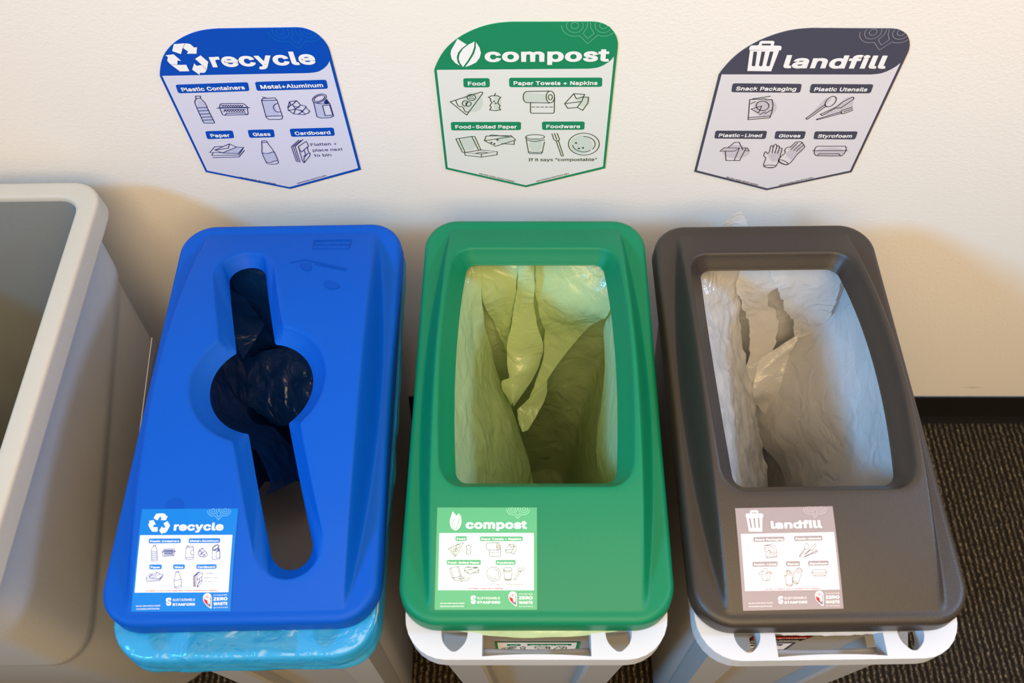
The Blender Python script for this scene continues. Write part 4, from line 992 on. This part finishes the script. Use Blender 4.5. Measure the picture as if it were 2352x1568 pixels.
# cuff peeking out under the lid's front
def cuff(sh, pos, rz, front_drop, sag, zt, seed, full=False, hx=0.1385, hy=0.281, ragged=0.0):
    c, s = math.cos(rz), math.sin(rz)
    if full:
        N = 220; base = resample(rrect(hx, hy, 0.046, 12), N); inn = resample(rrect(0.118, 0.228, 0.03, 12), N)
        rings = []
        for j in range(20):
            t = j/19; ring = []
            for i in range(N):
                bx, by = base[i]; ix, iy = inn[i]
                if t < 0.45:
                    q = t/0.45; x, y = ix+(bx-ix)*q, iy+(by-iy)*q; z = zt + 0.0012*math.sin(q*9+nz(bx, by, 0, 30)*6)
                else:
                    q = (t-0.45)/0.55; a = min(1, q*2.2)
                    ww = 0.0035*nz(bx+seed, by, q*0.12, 24) + 0.0015*math.sin(q*16+3*nz(bx, by, 0, 9))
                    out = 0.004*math.sin(a*math.pi/2)+ww*q
                    l = math.hypot(bx, by); x = bx + out*bx/l; y = by + out*by/l
                    z = zt - 0.006*(1-math.cos(a*math.pi/2)) - q*front_drop*(1+0.25*nz(bx, by, 3, 10))
                ring.append((x, y, z))
            rings.append(ring)
        v, f = loft(rings)
    else:
        n, m = 60, 8; v = []; f = []
        for j in range(m+1):
            for i in range(n+1):
                u = -1+2*i/n; t = j/m; x = u*0.118
                y = -0.243 - t*sag*(1-abs(u)**2.2) + 0.001*nz(x, t, seed, 30)
                if j == m: y += ragged*nz(x, 0, seed, 160)
                z = zt + 0.0035*math.sin(t*math.pi) * (1+0.6*nz(x, t*0.05, seed, 40)) - 0.004*t*t
                v.append((x, y, z))
        f = [(j*(n+1)+i, j*(n+1)+i+1, (j+1)*(n+1)+i+1, (j+1)*(n+1)+i) for j in range(m) for i in range(n)]
    sh.add([(pos[0]+x*c-y*s, pos[1]+x*s+y*c, z) for x, y, z in v], f)
cuff(LINER_G, cpos, 0, 0, 0.0145, 0.7395, 3)
finish(LINER_G, 'bin_liner', 'translucent green bag lining the bin under the green lid', M_FILM_G)

# --- clear liner
sh = Sheet(); kpos = (0.3125, -0.362); krz = math.radians(0.8)
liner_tub(sh, kpos, krz, 4.1, amp=0.009)
sh.patch([K(560,880,.52), K(600,1030,.50), K(640,1290,.46), K(740,1420,.43), K(820,1640,.41)],
         [K(1190,480,.70), K(1330,800,.735), K(1420,1100,.735), K(1500,1400,.735), K(1500,1640,.735)], n=30, m=44, sag=0.012, amp=0.004, sc=12, seed=21)
sh.patch([K(640,830,.57), K(605,1020,.54), K(640,1090,.51), K(740,1220,.49)],
         [K(870,680,.61), K(830,760,.595), K(810,860,.57), K(1000,1260,.51)], amp=0.004, sc=18, seed=23, n=18, m=24)
sh.patch([K(510,262,.748), K(515,480,.69), K(560,620,.635), K(575,800,.58), K(560,920,.555), K(600,1020,.53)],
         [K(790,262,.748), K(770,400,.718), K(665,490,.685), K(722,580,.645), K(720,760,.585), K(606,1022,.53)], amp=0.006, sc=28, seed=25, n=20, m=44)
sh.patch([K(290,262,.738), K(300,600,.735), K(370,1000,.735), K(400,1300,.735), K(430,1620,.735)],
         [K(520,262,.747), K(520,600,.64), K(565,900,.56), K(600,1030,.53), K(660,1420,.46), K(700,1640,.44)], amp=0.006, sc=20, seed=27, n=22, m=44, sag=0.008)
sh.patch([K(660,262,.746), K(700,390,.722), K(830,690,.61), K(720,780,.585)],
         [K(1050,262,.746), K(1080,420,.712), K(1000,640,.64), K(900,700,.61)], amp=0.006, sc=30, seed=29, n=26, m=30)
cuff(sh, kpos, krz, 0, 0.0125, 0.7395, 5, ragged=0.0012)
# corner of the bag sticking up behind the lid
bx, by = at_z(1688, 527, 0.745).x, -0.088
sh.add([(bx-0.030, by, .735), (bx-0.012, by+.004, .772), (bx, by+.006, .785), (bx+.010, by+.003, .768), (bx+.022, by, .735), (bx-.004, by+.012, .740)],
       [(0, 1, 5), (1, 2, 5), (2, 3, 5), (3, 4, 5)])
finish(sh, 'bin_liner', 'clear white bag lining the bin under the charcoal lid', M_FILM_C)

# --- blue liner
sh = Sheet(); bpos = (-0.306, -0.360); brz = math.radians(1.2)
liner_tub(sh, bpos, brz, 7.7, amp=0.010, zbot=0.30, skip=lambda p: p[1] < -0.120-(0.70-p[2])*0.1 and p[2] < 0.66)
sh.patch([B(200,380,.705), B(210,600,.655), B(240,800,.615), B(260,1000,.585)], [B(330,460,.685), B(440,600,.648), B(482,676,.622), B(270,1010,.58)], amp=0.002, sc=14, seed=31)
sh.patch([B(200,180,.745), B(240,380,.70), B(340,490,.672), B(482,676,.618), B(600,860,.585)], [B(560,180,.745), B(560,400,.712), B(570,600,.675), B(590,760,.655), B(640,860,.635)], amp=0.002, sc=14, seed=33)
sh.patch([B(20,1100,.70), B(30,1400,.68), B(150,1600,.67), B(400,1700,.66), B(520,1960,.655), B(470,2085,.65)], [B(180,1170,.63), B(300,1330,.60), B(400,1470,.59), B(540,1510,.58), B(700,1660,.58), B(790,1925,.58)], amp=0.003, sc=16, seed=35, n=18, m=30)
sh.patch([B(240,1000,.56), B(200,1180,.55), B(330,1350,.54), B(520,1500,.53)], [B(640,860,.60), B(900,1000,.60), B(900,1300,.58), B(680,1500,.55)], amp=0.007, sc=26, seed=37, n=24, m=28)
bl_in = finish(sh, 'bin_liner', 'blue bag in the bin under the blue lid, folded out over the rim', M_FILM_B)
sc_ = Sheet(); cuff(sc_, bpos, brz, 0.036, 0, 0.7398, 6, full=True)
o = link('folded_cuff', sc_.v, sc_.f, M_FILM_BC, bl_in, smooth=True); o['label'] = 'pale blue cuff folded over the rim'

# ------------------------------------------------------------------ large open bin on the left
def build_open_bin():
    cx, cy = -0.764, -0.339
    root = thing('open_bin', 'large open grey bin without a lid, cut by the left edge', 'bin', (cx, cy, 0), math.radians(1.0))
    ZR = 0.80; HX, HY = 0.206, 0.292
    N = 200
    def R(hx, hy, r, z): return [(x, y, z(x, y) if callable(z) else z) for x, y in resample(rrect(hx, hy, r, 10), N)]
    def step(d): return lambda x, y: max(0.30, 0.655 + (y-0.196)*0.36 + d)
    rings = [R(0.187, 0.206, 0.085, 0.0), R(0.189, 0.208, 0.085, 0.012)]
    rings += [R(0.1835, 0.260, 0.05, step(-0.02)), R(0.1845, 0.261, 0.05, step(-0.006)), R(0.1875, 0.264, 0.045, step(0.004)), R(0.188, 0.265, 0.045, step(0.02)), R(0.188, 0.270, 0.040, 0.765)]
    rings2 = [R(0.1777, 0.2636, 0.026, ZR-0.008), R(0.1765, 0.261, 0.026, 0.77), R(0.172, 0.247, 0.034, 0.60), R(0.168, 0.221, 0.060, 0.30), R(0.165, 0.196, 0.075, 0.03)]
    v, f = loft(rings, cap_first=True); o = link('body', v, f, M_BIN, root, smooth=True); fix_normals(o)
    md = o.modifiers.new('e', 'EDGE_SPLIT'); md.split_angle = math.radians(55)
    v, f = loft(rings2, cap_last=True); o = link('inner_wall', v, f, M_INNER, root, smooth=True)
    rim = [R(0.186, 0.268, 0.040, 0.766), R(HX-0.001, HY-0.001, 0.040, 0.766), R(HX, HY, 0.040, 0.7675), R(HX-0.0003, HY-0.0003, 0.040, 0.770), R(HX-0.0012, HY-0.0012, 0.040, 0.7945), R(HX-0.0015, HY-0.0015, 0.0395, 0.7968), R(HX-0.0024, HY-0.0024, 0.039, 0.7987), R(HX-0.0042, HY-0.0042, 0.038, 0.7998), R(HX-0.006, HY-0.006, 0.037, ZR), R(HX-0.008, HY-0.008, 0.036, ZR),
           R(0.1830, 0.2690, 0.028, ZR), R(0.1812, 0.2672, 0.027, ZR-0.0004), R(0.1792, 0.2652, 0.027, ZR-0.002), R(0.1780, 0.2640, 0.026, ZR-0.005), R(0.1777, 0.2636, 0.026, ZR-0.008)]
    v, f = loft(rim); o = link('rim', v, f, M_BINRIM, root, smooth=True); fix_normals(o); o['label'] = 'broad bone-coloured rim'
    return root
build_open_bin()
# flat sheet of board standing in the gap
v = []; ang = 0.0
xb = -0.476
for x in (xb-0.0006, xb+0.0006):
    v += [(x, -0.253, 0.742), (x+0.016, -0.560, 0.700), (x+0.016, -0.560, 0.0), (x, -0.253, 0.0)]
o = link('cardboard_sheet', v, [(0, 1, 2, 3), (4, 5, 6, 7), (0, 4, 5, 1), (1, 5, 6, 2), (2, 6, 7, 3), (3, 7, 4, 0)], M_CARD); fix_normals(o)
o['label'] = 'flat beige board standing between the open grey bin and the blue-lidded bin'; o['category'] = 'cardboard'

# ------------------------------------------------------------------ the room
def struct(name, v, f, m):
    o = link(name, v, f, m); fix_normals(o); o['kind'] = 'structure'; return o
def box(x0, x1, y0, y1, z0, z1):
    return [(x0,y0,z0),(x1,y0,z0),(x1,y1,z0),(x0,y1,z0),(x0,y0,z1),(x1,y0,z1),(x1,y1,z1),(x0,y1,z1)], [(0,3,2,1),(4,5,6,7),(0,1,5,4),(1,2,6,5),(2,3,7,6),(3,0,4,7)]
struct('wall_back', *box(-3.2, 3.2, 0.0, 0.1, -0.02, 2.8), wall_material())
struct('floor', *box(-3.2, 3.2, -3.6, 0.0, -0.02, 0.0), carpet_material())
# cove baseboard: thin strip that curves out at its foot
pf = [(0.0, 0.0), (-0.014, 0.0), (-0.012, 0.004), (-0.006, 0.018), (-0.004, 0.035), (-0.0035, 0.096), (-0.002, 0.100), (0.0, 0.1005)]
v = [(x, y, z) for x in (-3.2, 3.2) for y, z in pf]; n = len(pf)
f = [(i, (i+1) % n, n+(i+1) % n, n+i) for i in range(n)] + [tuple(range(n)), tuple(range(n, 2*n))]
struct('baseboard_back', v, f, mat('black_vinyl', rgb(24, 22, 22), 0.35, 0.4, 0.15, 200))
